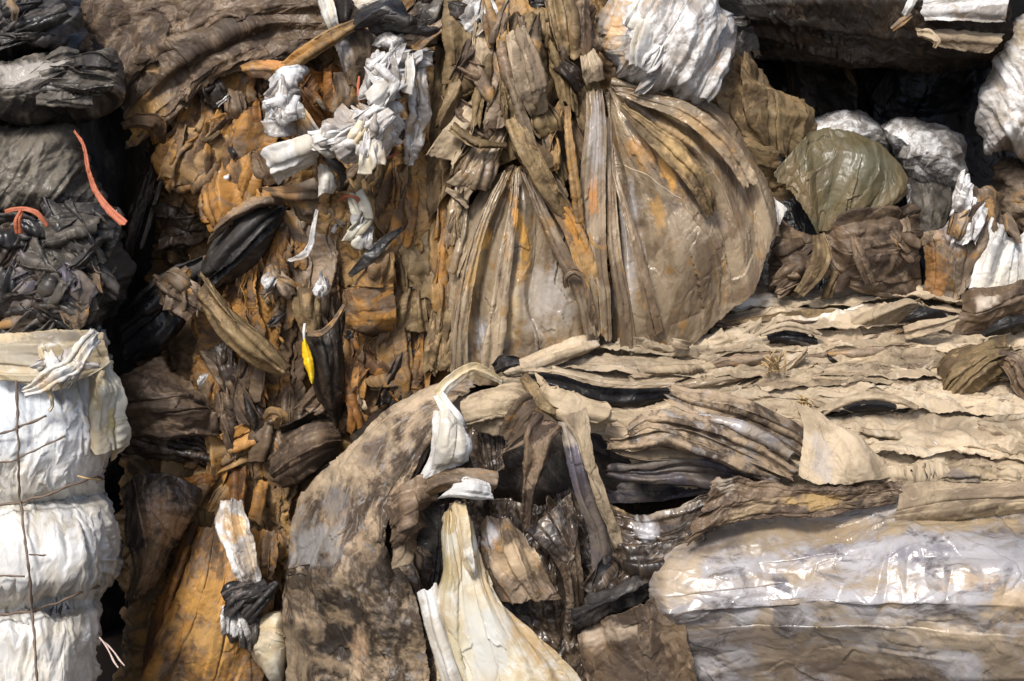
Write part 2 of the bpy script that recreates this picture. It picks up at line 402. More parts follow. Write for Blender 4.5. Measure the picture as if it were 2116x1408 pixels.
OCH = (.42, .22, .055); TAN = (.46, .36, .25); GREY = (.36, .34, .33); DARK = (.05, .04, .033); BRN = (.17, .12, .08)
M = dict(
 tan=film("dusty tan film", (.41,.325,.22), (.27,.21,.14), (.50,.42,.31), 6, 1.7, (.6,.85), .30, .35, spec=0.15),
 tan2=film("dry tan film", (.34,.265,.17), (.20,.15,.10), (.45,.36,.25), 6, 1.5, (.5,.8), .35, .35, spec=0.18),
 brown=film("muddy brown film", (.125,.085,.052), (.055,.037,.025), (.24,.17,.11), 6, 1.4, (.35,.75), .4, .35, spec=0.24),
 grime=film("grey brown film", (.24,.18,.125), (.10,.07,.045), (.36,.20,.07), 7, 2, (.35,.75), .4, .45, spec=0.22),
 ochre=film("ochre stained film", (.33,.165,.046), (.10,.062,.035), (.21,.15,.10), 6, 1.3, (.4,.75), .4, .35, spec=0.18),
 ochre2=film("pale ochre film", (.29,.18,.078), (.12,.078,.045), (.34,.18,.05), 6, 1.4, (.35,.7), .4, .35, spec=0.18),
 rust=film("rusty brown film", (.20,.088,.026), (.07,.038,.019), (.30,.135,.032), 7, 1.3, (.35,.7), .45, .35, spec=0.2),
 dark=film("dark brown film", (.035,.024,.017), (.015,.012,.009), (.08,.058,.04), 6, 2, (.25,.6), .4, .3, spec=0.22),
 black=film("black film", (.014,.0135,.014), (.034,.030,.027), (.10,.088,.074), 6, 1.6, (.24,.6), .3, .3, cmix=.4, spec=0.32),
 blackd=film("dusty black film", (.030,.027,.024), (.085,.074,.060), (.20,.175,.14), 7, 1.6, (.22,.6), .4, .3, cmix=.6, spec=0.22),
 white=film("white film", (.57,.56,.535), (.42,.385,.32), (.61,.60,.575), 6, 1.5, (.35,.6), .28, .22, spec=0.3),
 silver=film("dirty white film", (.55,.535,.515), (.27,.24,.21), (.42,.29,.16), 8, 2, (.22,.5), .45, .35, cmix=.35, spec=0.35),
 mott=film("mottled white film", (.58,.57,.555), (.22,.20,.18), (.66,.64,.60), 14, 1, (.25,.6), .5, .6, spec=0.3),
 cream=film("cream film", (.66,.62,.50), (.54,.43,.26), (.72,.71,.66), 4, 1.8, (.25,.5), .15, .10, trans=.25, spec=0.35),
 olive=film("olive film", (.125,.102,.052), (.165,.122,.06), (.125,.115,.07), 4, 2, (.3,.55), .25, .2, trans=.12, spec=0.4),
 khaki=film("khaki brown film", (.19,.135,.068), (.085,.057,.03), (.30,.20,.10), 6, 1.3, (.35,.7), .35, .4, spec=0.18),
 lilac=film("grey glossy film", (.30,.287,.288), (.235,.185,.13), (.11,.098,.096), 4.2, 1.5, (.14,.45), .2, .35, spec=.65),
 drape=film("dull grey tan film", (.28,.215,.14), (.145,.10,.06), (.34,.19,.06), 4.5, 1.5, (.22,.52), .25, .35, cmix=.35, spec=0.42),
 mud=film("mud mottled film", (.29,.215,.14), (.065,.046,.032), (.27,.245,.22), 8, 1.3, (.3,.8), .4, .6, spec=0.16),
 wet=film("wet dark film", (.055,.038,.026), (.022,.016,.012), (.17,.125,.085), 9, 1.5, (.15,.5), .45, .5, cmix=.7, spec=0.42),
 slate=film("slate film", (.075,.066,.08), (.11,.088,.07), (.035,.03,.035), 5, 1.6, (.3,.6), .3, .3, spec=0.3),
 yellow=film("yellow film", (.85,.56,.012), (.78,.48,.012), (.88,.62,.03), 5, 2, (.3,.5), .15, .08, trans=.15),
 orange=plain("orange twine fibre", (.44,.125,.055)), jute=plain("brown twine fibre", (.14,.095,.065)), wire=plain("dark wire", (.035,.03,.03), .5),
 straw=plain("straw fibre", (.45,.31,.14)), pale=plain("pale twine fibre", (.55,.42,.36)), soil=plain("soil", (.07,.05,.035), .9),
 void=film("shade black film", (.012,.011,.011), (.02,.018,.016), (.035,.03,.026), 6, 2, (.3,.6), .4, .2, spec=0.2),  # near black that carries the shade of gaps and hollows in its colour
)
# ================================================================ ground and the masses behind
def slab(name, mat, x0, x1, y0, y1, d, kind=None): pass
gm = bpy.data.meshes.new("ground"); gm.from_pydata([(-60, -30, 0), (60, -30, 0), (60, 90, 0), (-60, 90, 0)], [], [(0, 1, 2, 3)])
gm.materials.append(M['soil']); go = bpy.data.objects.new("ground", gm); COL.objects.link(go); go["kind"] = "structure"
def hull(name, mat, x0, x1, ytop, zb, dfront, dback, parent, lam=.16, amp=.03, seed=1):
    """The packed body of a bale: a crumpled box from ytop (pixels at its front) down to height zb."""
    pts = P(np.array([[x0, ytop, dfront], [x1, ytop, dfront]], float))
    xa, xb = pts[0, 0], pts[1, 0]; zt = pts[0, 2]; ya = pts[0, 1]; dep = (dfront-dback)/100
    n = 28
    V = []; F = []
    def face(o, e1, e2):
        b = len(V); g = np.linspace(0, 1, n)
        for a in g:
            for c in g: V.append(o+e1*a+e2*c)
        for i in range(n-1):
            for j in range(n-1):
                q = b+i*n+j; F.append((q, q+n, q+n+1, q+1))
    o = np.array([xa, ya, zb]); X = np.array([xb-xa, 0, 0.]); Y = np.array([0, dep, 0.]); Z = np.array([0, 0, zt-zb])
    face(o, X, Z); face(o+Y, X, Z); face(o, Y, Z); face(o+X, Y, Z); face(o+Z, X, Y); face(o, X, Y)
    V = np.array(V); c = V.mean(0); q = (V-c)/np.array([(xb-xa)/2, dep/2, (zt-zb)/2])
    r = np.linalg.norm(q, axis=1, keepdims=True); V = c+(V-c)*np.minimum(1, 1.28/np.maximum(r, .1))
    nn = q/r
    h = amp*crumple(V[:, 0]+.6*V[:, 1], V[:, 2]+.5*V[:, 1], lam, 1.0, seed)
    V = V+nn*h[:, None]
    ob = link(name, V, F, mat, None, np.stack([V[:, 2]+V[:, 1]*.4, V[:, 0]+.7*V[:, 1]], 1), np.zeros((len(V), 4)))
    keep(ob, parent); return ob

# the dark bale at the back of the recess, and the one that overhangs it
vb = root("film_bale", "film bale painted near black as the shade deep in the upper right gap", "bale", (1800, 400, -150))
hull("bale_body", M['void'], 1380, 2500, -300, .0, -95, -260, vb, seed=3)  # the recess's darkness is put into the near black of this bale
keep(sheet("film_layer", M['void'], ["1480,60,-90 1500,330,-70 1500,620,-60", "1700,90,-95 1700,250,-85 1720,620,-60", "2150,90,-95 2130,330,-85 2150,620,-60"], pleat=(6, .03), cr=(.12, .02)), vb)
bb = root("film_bale", "brown film bale standing behind the brown sheets at upper left", "bale", (300, 900, -60))
hull("bale_body", M['dark'], -700, 700, -260, .0, -42, -190, bb, seed=5)
cb = root("film_bale", "tall centre bale of crumpled ochre and brown film", "bale", (620, 1400, -40))
hull("bale_body", M['dark'], 380, 1500, -300, .0, -22, -160, cb, seed=8)

# ================================================================ upper right: overhanging bale, recess, bundles
tb = root("film_bale", "dark bale jutting over the shadowed gap at upper right", "bale", (1820, 100, 10))
sheet("film_layer", M['dark'], ["1500,-260,-8 1800,-260 2120,-260", "1505,-70,9 1800,-80,11 2120,-70,9", "1530,10,13 1750,0,15 1900,0,17 2090,-5,15", "1545,40,11 1700,60,11 1880,70,12 2095,60,11",
   "1560,75,5 1700,100,4 1900,118,4 2085,112,4", "1570,110,-9 1720,128,-11 1900,142,-11 2070,132,-11", "1560,118,-50 1720,132,-52 1900,140,-52 2080,132,-52", "1540,90,-110 1720,100,-110 1900,100,-110 2090,100,-110"],
   pleat=(5, .012), cr=(.10, .014, 2.0), thick=0, parent=tb, step=3)
hull("bale_body", M['dark'], 1490, 2200, -360, 3.02, -10, -150, tb, seed=9)
sheet("white_film", M['silver'], ["1900,-30,20 1980,-40 2095,-40", "1905,5,23 1985,0,24 2088,0,23", "1900,26,23 1985,25,25 2080,30,24", "1912,42,21 1990,46,22 2075,50,21"], pleat=(3, .008), cr=(.05, .006), rag=(.03, .05),
   label="whitish grey film lying on the edge of the overhanging dark bale", cat="plastic film")
sheet("plastic_film", M['tan2'], ["1885,55,17 1960,62 2080,68", "1890,70,20 1960,78,22 2070,92,21", "1930,88,18 1985,95,19 2050,108,18"], pleat=(3, .008), cr=(.04, .006), rag=(.05, .1),
   label="torn tan film layer along the lower edge of the overhanging bale", cat="plastic film")
ribbon("film_strip", M['tan2'], "1895,68,21 1920,70,25 1938,85,27 1930,101,25", [12, 22, 16, 4], cr=(.03, .004), rag=(.04, .1), label="ragged tan scrap dangling from the overhanging bale's edge", cat="film scrap")
ribbon("film_strip", M['white'], "1892,-12,23 1880,12,27 1868,34,25", [22, 18, 14], 1, cr=(.03, .004), label="short white strip hanging at the top edge of the dark overhanging bale", cat="film strip")
ribbon("film_strip", M['grime'], "1842,62,17 1868,42,21 1885,30,20", [10, 18, 8], 1, cr=(.03, .004), label="small grey scrap beside the short white strip on the overhanging bale", cat="film scrap")
ribbon("film_strip", M['blackd'], "1500,38,-3 1540,45,1 1580,20,-1", [16, 26, 10], 1, cr=(.03, .005), label="grey scrap at the left tip of the overhanging dark bale", cat="film scrap")
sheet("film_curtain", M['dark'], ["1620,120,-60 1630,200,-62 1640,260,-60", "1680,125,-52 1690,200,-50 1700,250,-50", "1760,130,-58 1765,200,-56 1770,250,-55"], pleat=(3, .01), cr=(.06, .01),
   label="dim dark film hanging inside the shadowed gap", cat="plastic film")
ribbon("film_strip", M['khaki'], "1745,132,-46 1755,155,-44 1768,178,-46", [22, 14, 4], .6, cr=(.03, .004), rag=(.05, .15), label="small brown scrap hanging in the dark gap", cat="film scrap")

pad("film_bundle", M['mott'], "1655,268,-6 1695,238 1740,226 1790,235 1825,258 1848,300 1820,330 1740,330 1670,320", -18, 14, 14, cr=(.05, .008), fine=(.02, .004),
   label="mottled white bundle peeking over the olive sheet", cat="film bundle")
pad("film_bundle", M['mott'], "1818,262 1850,245 1900,246 1955,262 1988,290 1995,340 1990,395 1940,400 1880,380 1850,330", -20, 18, 14, cr=(.05, .010), fine=(.02, .005),
   label="mottled grey white bundle to the right of the olive sheet", cat="film bundle")
sheet("plastic_film", M['blackd'], ["1868,362,-12 1875,420,-6 1890,480,-6", "1920,372,-8 1925,430,-4 1920,490,-4", "1990,384,-14 1990,420,-12 1960,480,-12"], pleat=(2, .008), cr=(.07, .008), label="flat charcoal film panel below the mottled bundle", cat="plastic film")
rb = pad("film_bundle", M['silver'], "2116,40 2085,60 2062,110 2048,150 2022,190 2020,240 2032,290 2038,318 2075,312 2130,335 2240,360 2300,200 2240,40", -4, 24, 30, pleat=(.05, .012), cr=(.06, .012), ang=60, fine=(.02, .003),
   stains=[(2060,230,20,80,0,(.28,.23,.17),.7), (2100,70,30,25,0,(.32,.25,.16),.9), (2065,290,60,16,35,(.16,.13,.11),.9), (2100,120,40,20,20,(.4,.36,.3),.8)],
   label="dirty white bundle cut off by the right edge", cat="film bundle")
pad("film_bundle", M['grime'], "2050,345 2080,330 2140,340 2230,380 2230,520 2120,520 2060,470 2046,420 2055,380", -14, 18, 20, cr=(.05, .014), fine=(.02, .004),
   label="dark grey crumpled bundle under the right hand white bundle", cat="film bundle")
sheet("film_flap", M['white'], ["2055,452,8 2035,480,10 2015,540,14 1998,598,16", "2075,470,12 2055,520,16 2040,560,18 2030,602,18", "2090,500,8 2085,540,12 2080,580,16 2075,600,16", "2125,470,6 2125,540,10 2120,590,14 2118,600,14"],
   pleat=(4, .014), cr=(.05, .008), rag=(.03, .04), stains=[(2060,520,10,60,15,(.2,.19,.18),.8), (2105,520,10,50,0,(.25,.23,.2),.7)], label="white film flap hanging at the right edge above the tan bale top", cat="film flap")
ribbon("film_strip", M['grime'], "2075,440,10 2090,470,14 2108,505,14", [20, 26, 10], 1.2, label="grey pointed flap on top of the white flap at the right edge", cat="film flap")

# olive sheet, pinched at (1692,482)
sheet("olive_sheet", M['olive'], ["1692,486,18 1650,430,24 1625,405,24 1588,378,20", "1692,485,19 1660,400,26 1640,360,26 1618,335,22", "1693,484,18 1672,390,24 1668,330,22 1660,285,14", "1694,482,16 1684,380,19 1682,320,17 1676,268,8", "1697,480,14 1720,380,22 1725,310,18 1715,256,4", "1700,480,14 1760,390,24 1780,320,20 1760,268,4",
   "1704,480,14 1800,420,22 1835,360,18 1826,300,2", "1706,480,12 1800,440,18 1860,400,13 1876,370,0", "1708,482,8 1790,450,12 1850,425,8 1876,412,0"], pleat=(4, .009, .9), cr=(.12, .013, 1.6), fine=(.05, .002), rag=(.02, .04), sharp=.2, dz=.3, ledge=1.3, stains=[(1655,400,40,70,-20,(.17,.12,.06),.7), (1790,340,50,40,20,(.125,.12,.08),.6), (1820,290,50,20,20,(.10,.085,.045),.7)],
   label="taut olive green film gathered to a point beside the dark gap", cat="plastic film")
sheet("olive_sheet", M['khaki'], ["1480,100,14 1450,150,16 1430,200,16 1490,235,16", "1500,98,18 1500,150,24 1490,215,24 1530,270,22", "1540,125,18 1560,190,24 1560,245,26 1575,300,22", "1590,165,12 1620,215,20 1620,265,22 1620,325,18", "1630,200,6 1660,230,14 1655,280,16 1640,335,14", "1660,215,-2 1686,240,4 1680,270,6 1660,330,6"],
   pleat=(6, .026, 1.6), cr=(.10, .016, 1.2), fine=(.03, .004), rag=(.02, .015), label="khaki brown sheet draped to the right of the white crumpled bundle", cat="plastic film")
sheet("film_flap", M['khaki'], ["1470,295,20 1530,288,24 1600,305,20", "1500,300,26 1540,300,28 1610,318,22", "1540,360,16 1575,360,15 1615,360,12", "1560,420,10 1600,410,8 1640,390,6"], pleat=(3, .02), cr=(.08, .014), label="shaded khaki flap folded under the khaki brown sheet", cat="film flap")
sheet("film_scrap", M['white'], ["1574,388,16 1578,410 1600,470", "1592,400,17 1605,430 1606,472", "1628,432,15 1618,450 1608,472"], cr=(.05, .004), label="small clean white triangle tucked beside the big fanned sheet", cat="film scrap")
sheet("brown_film", M['brown'], ["1600,440,8 1650,475,10 1690,490,12", "1605,480,10 1650,500,12 1688,498,12", "1590,540,6 1640,540,10 1684,508,12", "1590,600,8 1640,590,12 1680,520,12", "1650,620,12 1680,570,14 1690,520,13"], pleat=(5, .02), cr=(.07, .014), label="brown crumpled film left of the twisted neck of the olive sheet", cat="plastic film")
sheet("brown_film", M['brown'], ["1700,488,13 1760,440,16 1830,425,10 1880,415,2", "1700,495,14 1770,480,22 1850,470,16 1902,460,2", "1700,505,14 1770,540,20 1850,540,16 1905,520,2", "1698,515,14 1740,590,16 1820,610,14 1900,610,2"], pleat=(4, .016), cr=(.09, .018, 1.4), fine=(.03, .004), label="rounded brown muddy film under the olive sheet", cat="plastic film")
ribbon("film_strip", M['khaki'], "1692,480,18 1700,530,20 1682,570,20 1650,612,20", [22, 40, 34, 22], 2, pleat=(3, .008), label="twisted brown neck hanging below the point of the olive sheet", cat="film strip")
ribbon("film_strip", M['brown'], "1760,482,18 1778,530,24 1800,590,20", [12, 30, 24], 1.5, label="dark edged fold across the rounded brown film", cat="film strip")
sheet("brown_film", M['grime'], ["1890,480,4 1905,520,6 1900,620,8", "1950,470,12 1960,520,14 1950,620,14", "1990,400,8 2000,500,16 1985,620,16", "2030,388,6 2050,460,10 2020,540,12", "2060,410,0 2064,460,2 2050,520,6"], pleat=(4, .02), cr=(.08, .02, 1.3), fine=(.03, .004),
   stains=[(1925,570,35,50,0,(.26,.13,.045),.85), (1970,470,40,40,20,(.36,.32,.31),.7)], label="glossy grey brown film gathered between the charcoal panel and right edge", cat="plastic film")

for k, (cx, cy, rx, ry, n, sz, a, mats, lb) in enumerate([
  (1640, 545, 36, 40, 4, (40, 76), 60, ['brown', 'khaki', 'grime'], "brown crumples beside the right edge of the big rounded sheet"),
  (1745, 545, 40, 50, 4, (40, 90), 20, ['brown', 'grime', 'khaki'], "brown crumples just right of the twisted neck"),
  (1850, 500, 40, 40, 4, (40, 76), -30, ['brown', 'grime', 'brown'], "brown crumples along the right rim of the rounded brown film"),
  (1980, 450, 60, 60, 6, (44, 90), 25, ['grime', 'brown', 'mott'], "grey brown crumples in front of the shadowed gap")]):
    clump("film_wad", lb, "film wad", cx, cy, rx, ry, 13 if k < 3 else 14, n, sz, a, mats, 950+k, base=False, dome=1.0, spread=18)
# ================================================================ upper left
sheet("brown_sheet", M['brown'], ["150,60,6 190,-30,8 420,-90,8 720,-100,8", "222,110,12 290,50,18 420,0,20 700,-20,20", "238,190,12 300,120,22 420,45,24 560,12,24 705,10,22", "243,215,8 310,140,14 400,70,14 500,40,16 690,28,20", "248,240,12 330,165,24 440,88,26 540,52,26 700,46,24",
   "255,262,8 360,165,14 440,110,13 540,72,16 690,60,20", "268,285,12 350,205,22 440,138,23 550,88,23 690,70,22", "262,300,8 345,240,16 400,190,15 480,140,15 660,95,18", "250,312,0 335,265,4 395,205,4 460,160,4 650,115,8"],
   pleat=(6, .013, 2.4), cr=(.12, .017, 1.2), fine=(.03, .003, 2), sharp=.3, dz=.22, ledge=1.6, stains=[(300,235,60,25,-40,(.26,.15,.05),.8), (275,270,40,20,-40,(.34,.19,.05),.9), (320,150,14,10,0,(.36,.22,.1),.8)],
   label="broad brown film sheet sweeping down across the upper left", cat="plastic film")
ribbon("film_flap", M['ochre'], "250,262,16 285,250,20 322,258,18 328,300,8", [16, 34, 40, 26], 2, label="ochre corner of film at the low tip of the broad brown sheet", cat="film flap")
ribbon("film_strip", M['dark'], "332,262,-4 322,330,-2 300,400,0 275,480,0 258,560,-4", [26, 36, 38, 34, 30], 2, pleat=(2, .01), label="dark brown strip hanging down in the gap behind the black bale", cat="film strip")
ribbon("film_strip", M['blackd'], "350,275,-2 345,340,0 318,430,2 290,520,0", [6, 12, 12, 8], 1, label="thin grey strip beside the hanging dark brown strip", cat="film strip")

kb = root("film_bale", "black film bale bound in lobes at the left edge", "bale", (60, 660, 20))
hull("bale_body", M['black'], -420, 200, 20, .0, 22, -60, kb, seed=21)
pad("film_lobe", M['black'], "-160,-120 60,-120 130,-20 160,20 168,60 190,112 170,128 110,112 50,125 -60,150 -200,140", 20, 26, 24, pleat=(.05, .016), cr=(.08, .014, 2.2), ang=-35, fine=(.03, .004), parent=kb, stains=[(110,50,50,35,-30,(.10,.09,.085),.7), (40,30,30,40,0,(.09,.08,.075),.6)])
pad("film_lobe", M['blackd'], "-200,140 0,132 90,112 160,118 225,105 252,140 255,172 240,205 200,222 130,256 60,262 -40,240 -200,250", 24, 28, 24, pleat=(.07, .010), cr=(.09, .022, 2.0), ang=-12, fine=(.03, .004), parent=kb,
   stains=[(70,165,90,30,-8,(.34,.31,.27),.8), (190,160,45,28,10,(.27,.23,.18),.7), (120,232,140,22,8,(.018,.017,.017),.9)])
pad("film_lobe", M['blackd'], "-200,252 20,256 150,264 178,320 205,370 222,420 205,450 120,470 0,462 -200,470", 22, 26, 24, pleat=(.055, .012), cr=(.08, .014, 2.4), ang=-55, fine=(.025, .004), parent=kb,
   stains=[(80,340,110,70,-30,(.15,.13,.10),.8)])
pad("film_lobe", M['black'], "-200,455 0,448 130,455 200,430 240,460 252,540 235,600 225,650 190,685 90,705 0,690 -200,690", 22, 24, 30, pleat=(.05, .022), cr=(.09, .030, 1.6), ang=-35, fine=(.03, .006), parent=kb)
# little flaps on the upper lobes
ribbon("film_fold", M['grime'], "15,0,46 30,20,50 28,45,48", [18, 20, 8], 1, cr=(.03, .004), parent=kb)
ribbon("film_fold", M['blackd'], "95,125,46 130,110,48 165,112,44", [14, 30, 14], 1.5, cr=(.04, .006), parent=kb)
ribbon("film_fold", M['black'], "150,128,44 200,128,54 245,140,48", [26, 40, 16], 2, cr=(.04, .008), parent=kb)
ribbon("twine_strap", M['orange'], "150,268,50 172,300,52 182,350,53 196,392,53 222,430,55 262,468,58", [3, 5, 8, 11, 15, 17], .5, pleat=(3, .004, .3), cr=(.03, .002), label="frayed orange strap hanging down the right of the black bale", cat="strap")
ribbon("twine_strap", M['orange'], "8,440,55 40,432,57 75,440,58 100,470,56", [7, 10, 12, 8], .5, pleat=(3, .005, .3), label="orange strap knotted across the black bale at the left edge", cat="strap")
ribbon("twine_strap", M['orange'], "45,436,58 36,455,60 38,484,58", [8, 13, 12], .5, pleat=(3, .005, .3), label="orange strap end dangling below the knot on the black bale", cat="strap")

# white bale with twine
wb = root("film_bale", "white film bale bound with twine at lower left", "bale", (60, 1408, 40))
def wrow(y):
    pass
prof = [(676,205,-24),(694,215,2),(740,222,3),(800,232,4),(860,240,6),(910,243,7),(950,228,6),(985,208,4),(1012,212,1.5),(1034,214,-5),(1056,228,3),(1100,243,7),(1150,248,8.5),(1195,238,8),(1228,218,4),(1252,204,-5),(1272,212,2),(1310,212,4),(1360,200,4.5),(1420,194,5),(1520,200,6),(1640,204,5),(1800,200,5),(2200,200,3)]
rails = []
for y, xo, b in prof:
    sl = lambda x: y-(x-120)*.10*(1 if 1000 < y < 1300 else .5)
    rails.append(np.array([(-330, sl(-330)+0, 34+b), (-120, sl(-120), 52+b), (0, sl(0), 57+b), (70, sl(70), 58+b), (135, sl(135), 56+b*1.1), (xo-38, sl(xo-38), 50+b), (xo-10, sl(xo), 42+b*.6), (xo, sl(xo), 31), (xo-6, sl(xo), 15), (xo-40, sl(xo), -15)], float))
sheet("bale_body", M['white'], rails, pleat=None, cr=(.19, .019, .7), fine=(.05, .0015, .5), ledge=.8, step=2.4, sharp=.25, thick=0, parent=wb, seed=777,
   stains=[(40,840,110,90,0,(.48,.52,.56),.8), (30,925,60,30,-10,(.5,.53,.56),.7), (160,1330,40,60,0,(.5,.45,.36),.5), (60,1230,80,14,-8,(.42,.36,.28),.7), (180,1010,40,16,0,(.5,.46,.38),.7), (100,1380,100,30,0,(.6,.57,.5),.5), (20,1110,30,20,0,(.6,.58,.54),.5)])
tw = [("-60,1052,63 0,1043,62 45,1038,62.5 100,1022,62 150,1002,60 200,985,54 212,990,46", .32), ("-60,1283,63 0,1272,62 65,1262,62.5 120,1246,62 170,1222,60 205,1212,50", .34),
      ("34,690,60 32,760,66 36,850,68 38,950,68 42,1036,63.5 55,1140,71 63,1210,70 66,1260,64 72,1330,69 78,1430,70", .32),
      ("-30,908,66 0,897,67 30,886,68 95,862,67", .3), ("-30,962,66 35,948,68 95,920,67 135,900,66", .25), ("-20,1196,68 20,1190,70 52,1192,70", .25), ("60,1146,71 80,1148,70 96,1146,69", .18)]
for p, r in tw: cord("twine", M['jute'], p, r, parent=wb, wob=.004)
cord("twine_end", M['pale'], "206,1318,56 222,1342,60 245,1380,63", .22, parent=wb, wob=.003)
cord("twine_end", M['pale'], "208,1322,56 232,1344,60 258,1376,63", .22, parent=wb, wob=.003)
cord("twine_end", M['straw'], "160,984,66 185,990,66 208,993,60", .22, parent=wb, wob=.003)
sheet("film_flap", M['cream'], ["-40,690,58 60,688,64 140,680,62 215,690,54", "-40,720,64 60,715,69 140,715,67 222,715,55", "-30,770,66 60,770,70 140,760,68 230,745,54", "10,790,66 70,800,70 110,810,69 160,790,64"], pleat=(3, .010), cr=(.10, .012), rag=(.02, .03),
   stains=[(40,730,90,30,0,(.36,.32,.25),.8), (120,700,90,14,0,(.22,.19,.15),.8)], label="pale grey beige film lying over the top of the white bale", cat="film flap")
sheet("film_flap", M['cream'], ["170,735,60 185,800,60 180,850,60 170,900,60", "205,740,60 215,800,64 205,850,64 200,940,60", "222,745,54 238,812,56 238,860,58 245,925,54", "218,760,44 228,820,46 235,870,46 220,960,44"], pleat=(3, .014), cr=(.06, .010), rag=(.02, .03),
   stains=[(195,800,18,50,0,(.42,.33,.18),.7), (225,870,10,40,0,(.45,.37,.15),.8)], label="cream yellow flap folded down the right shoulder of the white bale", cat="film flap")
ribbon("film_twist", M['white'], "202,690,64 178,715,72 150,755,76 112,775,77 78,800,75 48,812,71", [34, 40, 42, 44, 36, 10], 1.2, pleat=(6, .010, .5), cr=(.04, .008), rag=(.06, .08), stains=[(95,790,20,30,-40,(.5,.36,.2),.7), (165,730,14,30,-50,(.6,.5,.36),.6)], label="bright white film twist lying across the top of the white bale", cat="film twist")
clump("film_twist", "bright crumpled folds on the white twist over the white bale", "film twist", 128, 758, 62, 30, 73, 13, (26, 58), 52, ['white', 'white', 'cream', 'silver'], 940, base=False, spread=55, dome=1.6)
ribbon("film_strip", M['cream'], "98,800,75 106,822,74 108,840,72 100,852,72", [20, 10, 8, 4], .8, cr=(.03, .003), label="thin curled tail under the bright white film twist", cat="film strip")

# ================================================================ black and brown films between the left bales and the centre bale
sheet("black_film", M['black'], ["262,640,8 300,600,12 350,560,12 420,520,10", "258,680,10 310,630,18 370,580,16 420,545,10", "252,720,8 315,660,14 365,610,12 410,575,8", "256,742,6 320,700,16 365,650,14 400,600,6", "280,752,0 330,720,4 375,680,4 400,640,0"], pleat=(5, .018, .6), cr=(.08, .012, 2), label="glossy black film gathered in the gap right of the black bale", cat="plastic film")
clump("film_wad", "small crumpled brown film tuft left of the folded khaki strap", "film wad", 372, 602, 44, 42, 20, 7, (48, 66), -30, ['grime', 'brown', 'grime'], 901)
sheet("brown_film", M['dark'], ["318,430,2 340,425,6 395,440,6 430,420,2", "325,450,6 360,455,12 400,450,10 430,440,4", "330,500,4 370,480,10 395,480,10 425,470,4", "320,525,-2 360,510,2 400,500,2 430,490,0"], pleat=(2, .02), cr=(.07, .018), label="dark curled film at the left side of the centre bale", cat="plastic film")
sheet("black_film", M['black'], ["405,570,10 440,510,12 500,440,14 585,420,10", "412,585,16 460,520,24 530,455,24 590,425,14", "425,590,14 480,530,18 540,470,18 592,432,12", "440,596,16 500,540,22 550,490,20 590,445,12", "450,600,8 510,560,8 560,500,6 585,460,2"], pleat=(4, .016, .5), cr=(.08, .008, 3), label="glossy black film stretched diagonally across the centre bale", cat="plastic film")
sheet("film_flap", M['grime'], ["470,440,16 520,412,18 580,400,18", "440,478,22 510,428,26 585,410,22", "425,505,16 510,440,16 590,420,14"], pleat=(2, .006), cr=(.06, .006), label="grey brown hem along the top of the diagonal black film", cat="film flap")
sheet("film_strap", M['khaki'], ["408,560,24 450,610,26 520,680,26 600,760,22", "418,575,27 455,632,31 520,702,31 590,768,26", "428,572,24 470,632,25 535,695,25 600,762,20", "412,600,27 455,665,33 520,725,33 590,772,27", "405,620,20 450,690,24 515,750,24 580,782,18"], pleat=(4, .008, .4), cr=(.08, .006, 3), label="folded khaki strap slanting down across the centre bale", cat="film strap")
sheet("brown_film", M['brown'], ["240,790,10 280,772,14 330,742,14 345,770,10", "235,810,16 290,800,24 340,800,22 400,790,14", "240,840,18 300,835,26 380,830,24 430,850,14", "250,870,16 320,875,22 400,870,20 455,890,12", "270,905,6 330,905,10 400,905,10 460,910,6"], pleat=(4, .020, .6), cr=(.08, .016, 2), fine=(.03, .004), label="crumpled brown film left of the centre bale, above the dark hole", cat="plastic film")
sheet("brown_film", M['wet'], ["235,870,8 330,890,10 440,930,10", "240,905,14 340,925,18 450,950,14", "250,930,4 340,950,4 450,970,4"], pleat=(3, .014), cr=(.07, .014), label="wet dark film band over the dark hole left of the centre bale", cat="plastic film")
sheet("brown_film", M['wet'], ["245,1010,14 262,1080,18 275,1160,16 245,1258,8", "280,980,20 300,1050,28 310,1140,26 262,1262,14", "340,978,20 350,1040,28 335,1120,26 300,1232,14", "400,1010,16 392,1050,20 360,1110,18 325,1190,10", "412,1030,8 400,1060,10 372,1120,8 345,1170,0"], pleat=(3, .016), cr=(.11, .014, 1.4), fine=(.03, .003), stains=[(340,1075,40,50,-30,(.26,.155,.08),.85), (300,1180,30,60,20,(.20,.13,.07),.6)], label="dark brown wet film draped right of the white bale", cat="plastic film")

rk = random.Random(77)
for k in range(34):
    x = rk.uniform(-20, 225); y = rk.uniform(455, 680); a = rk.choice([-50, -35, 30, 70, 95])+rk.gauss(0, 18)
    scrap(x, y, 47-max(0, x-150)*.1, rk.uniform(50, 105), rk.uniform(70, 150), a, rk.choice(['black', 'blackd', 'blackd', 'dark', 'grime', 'slate']), "film_fold", kb, rr=rk)
for k in range(5):
    x = rk.uniform(-10, 90); y = rk.uniform(10, 100)
    scrap(x, y, 45, rk.uniform(26, 50), rk.uniform(80, 150), 60+rk.gauss(0, 20), rk.choice(['black', 'black', 'blackd']), "film_fold", kb, rr=rk)
for k in range(6):
    x = rk.uniform(0, 170); y = rk.uniform(150, 205)
    scrap(x, y, 50-max(0, x-170)*.12, rk.uniform(30, 50), rk.uniform(80, 140), 80+rk.gauss(0, 14), rk.choice(['blackd', 'grime', 'blackd', 'black']), "film_fold", kb, rr=rk)
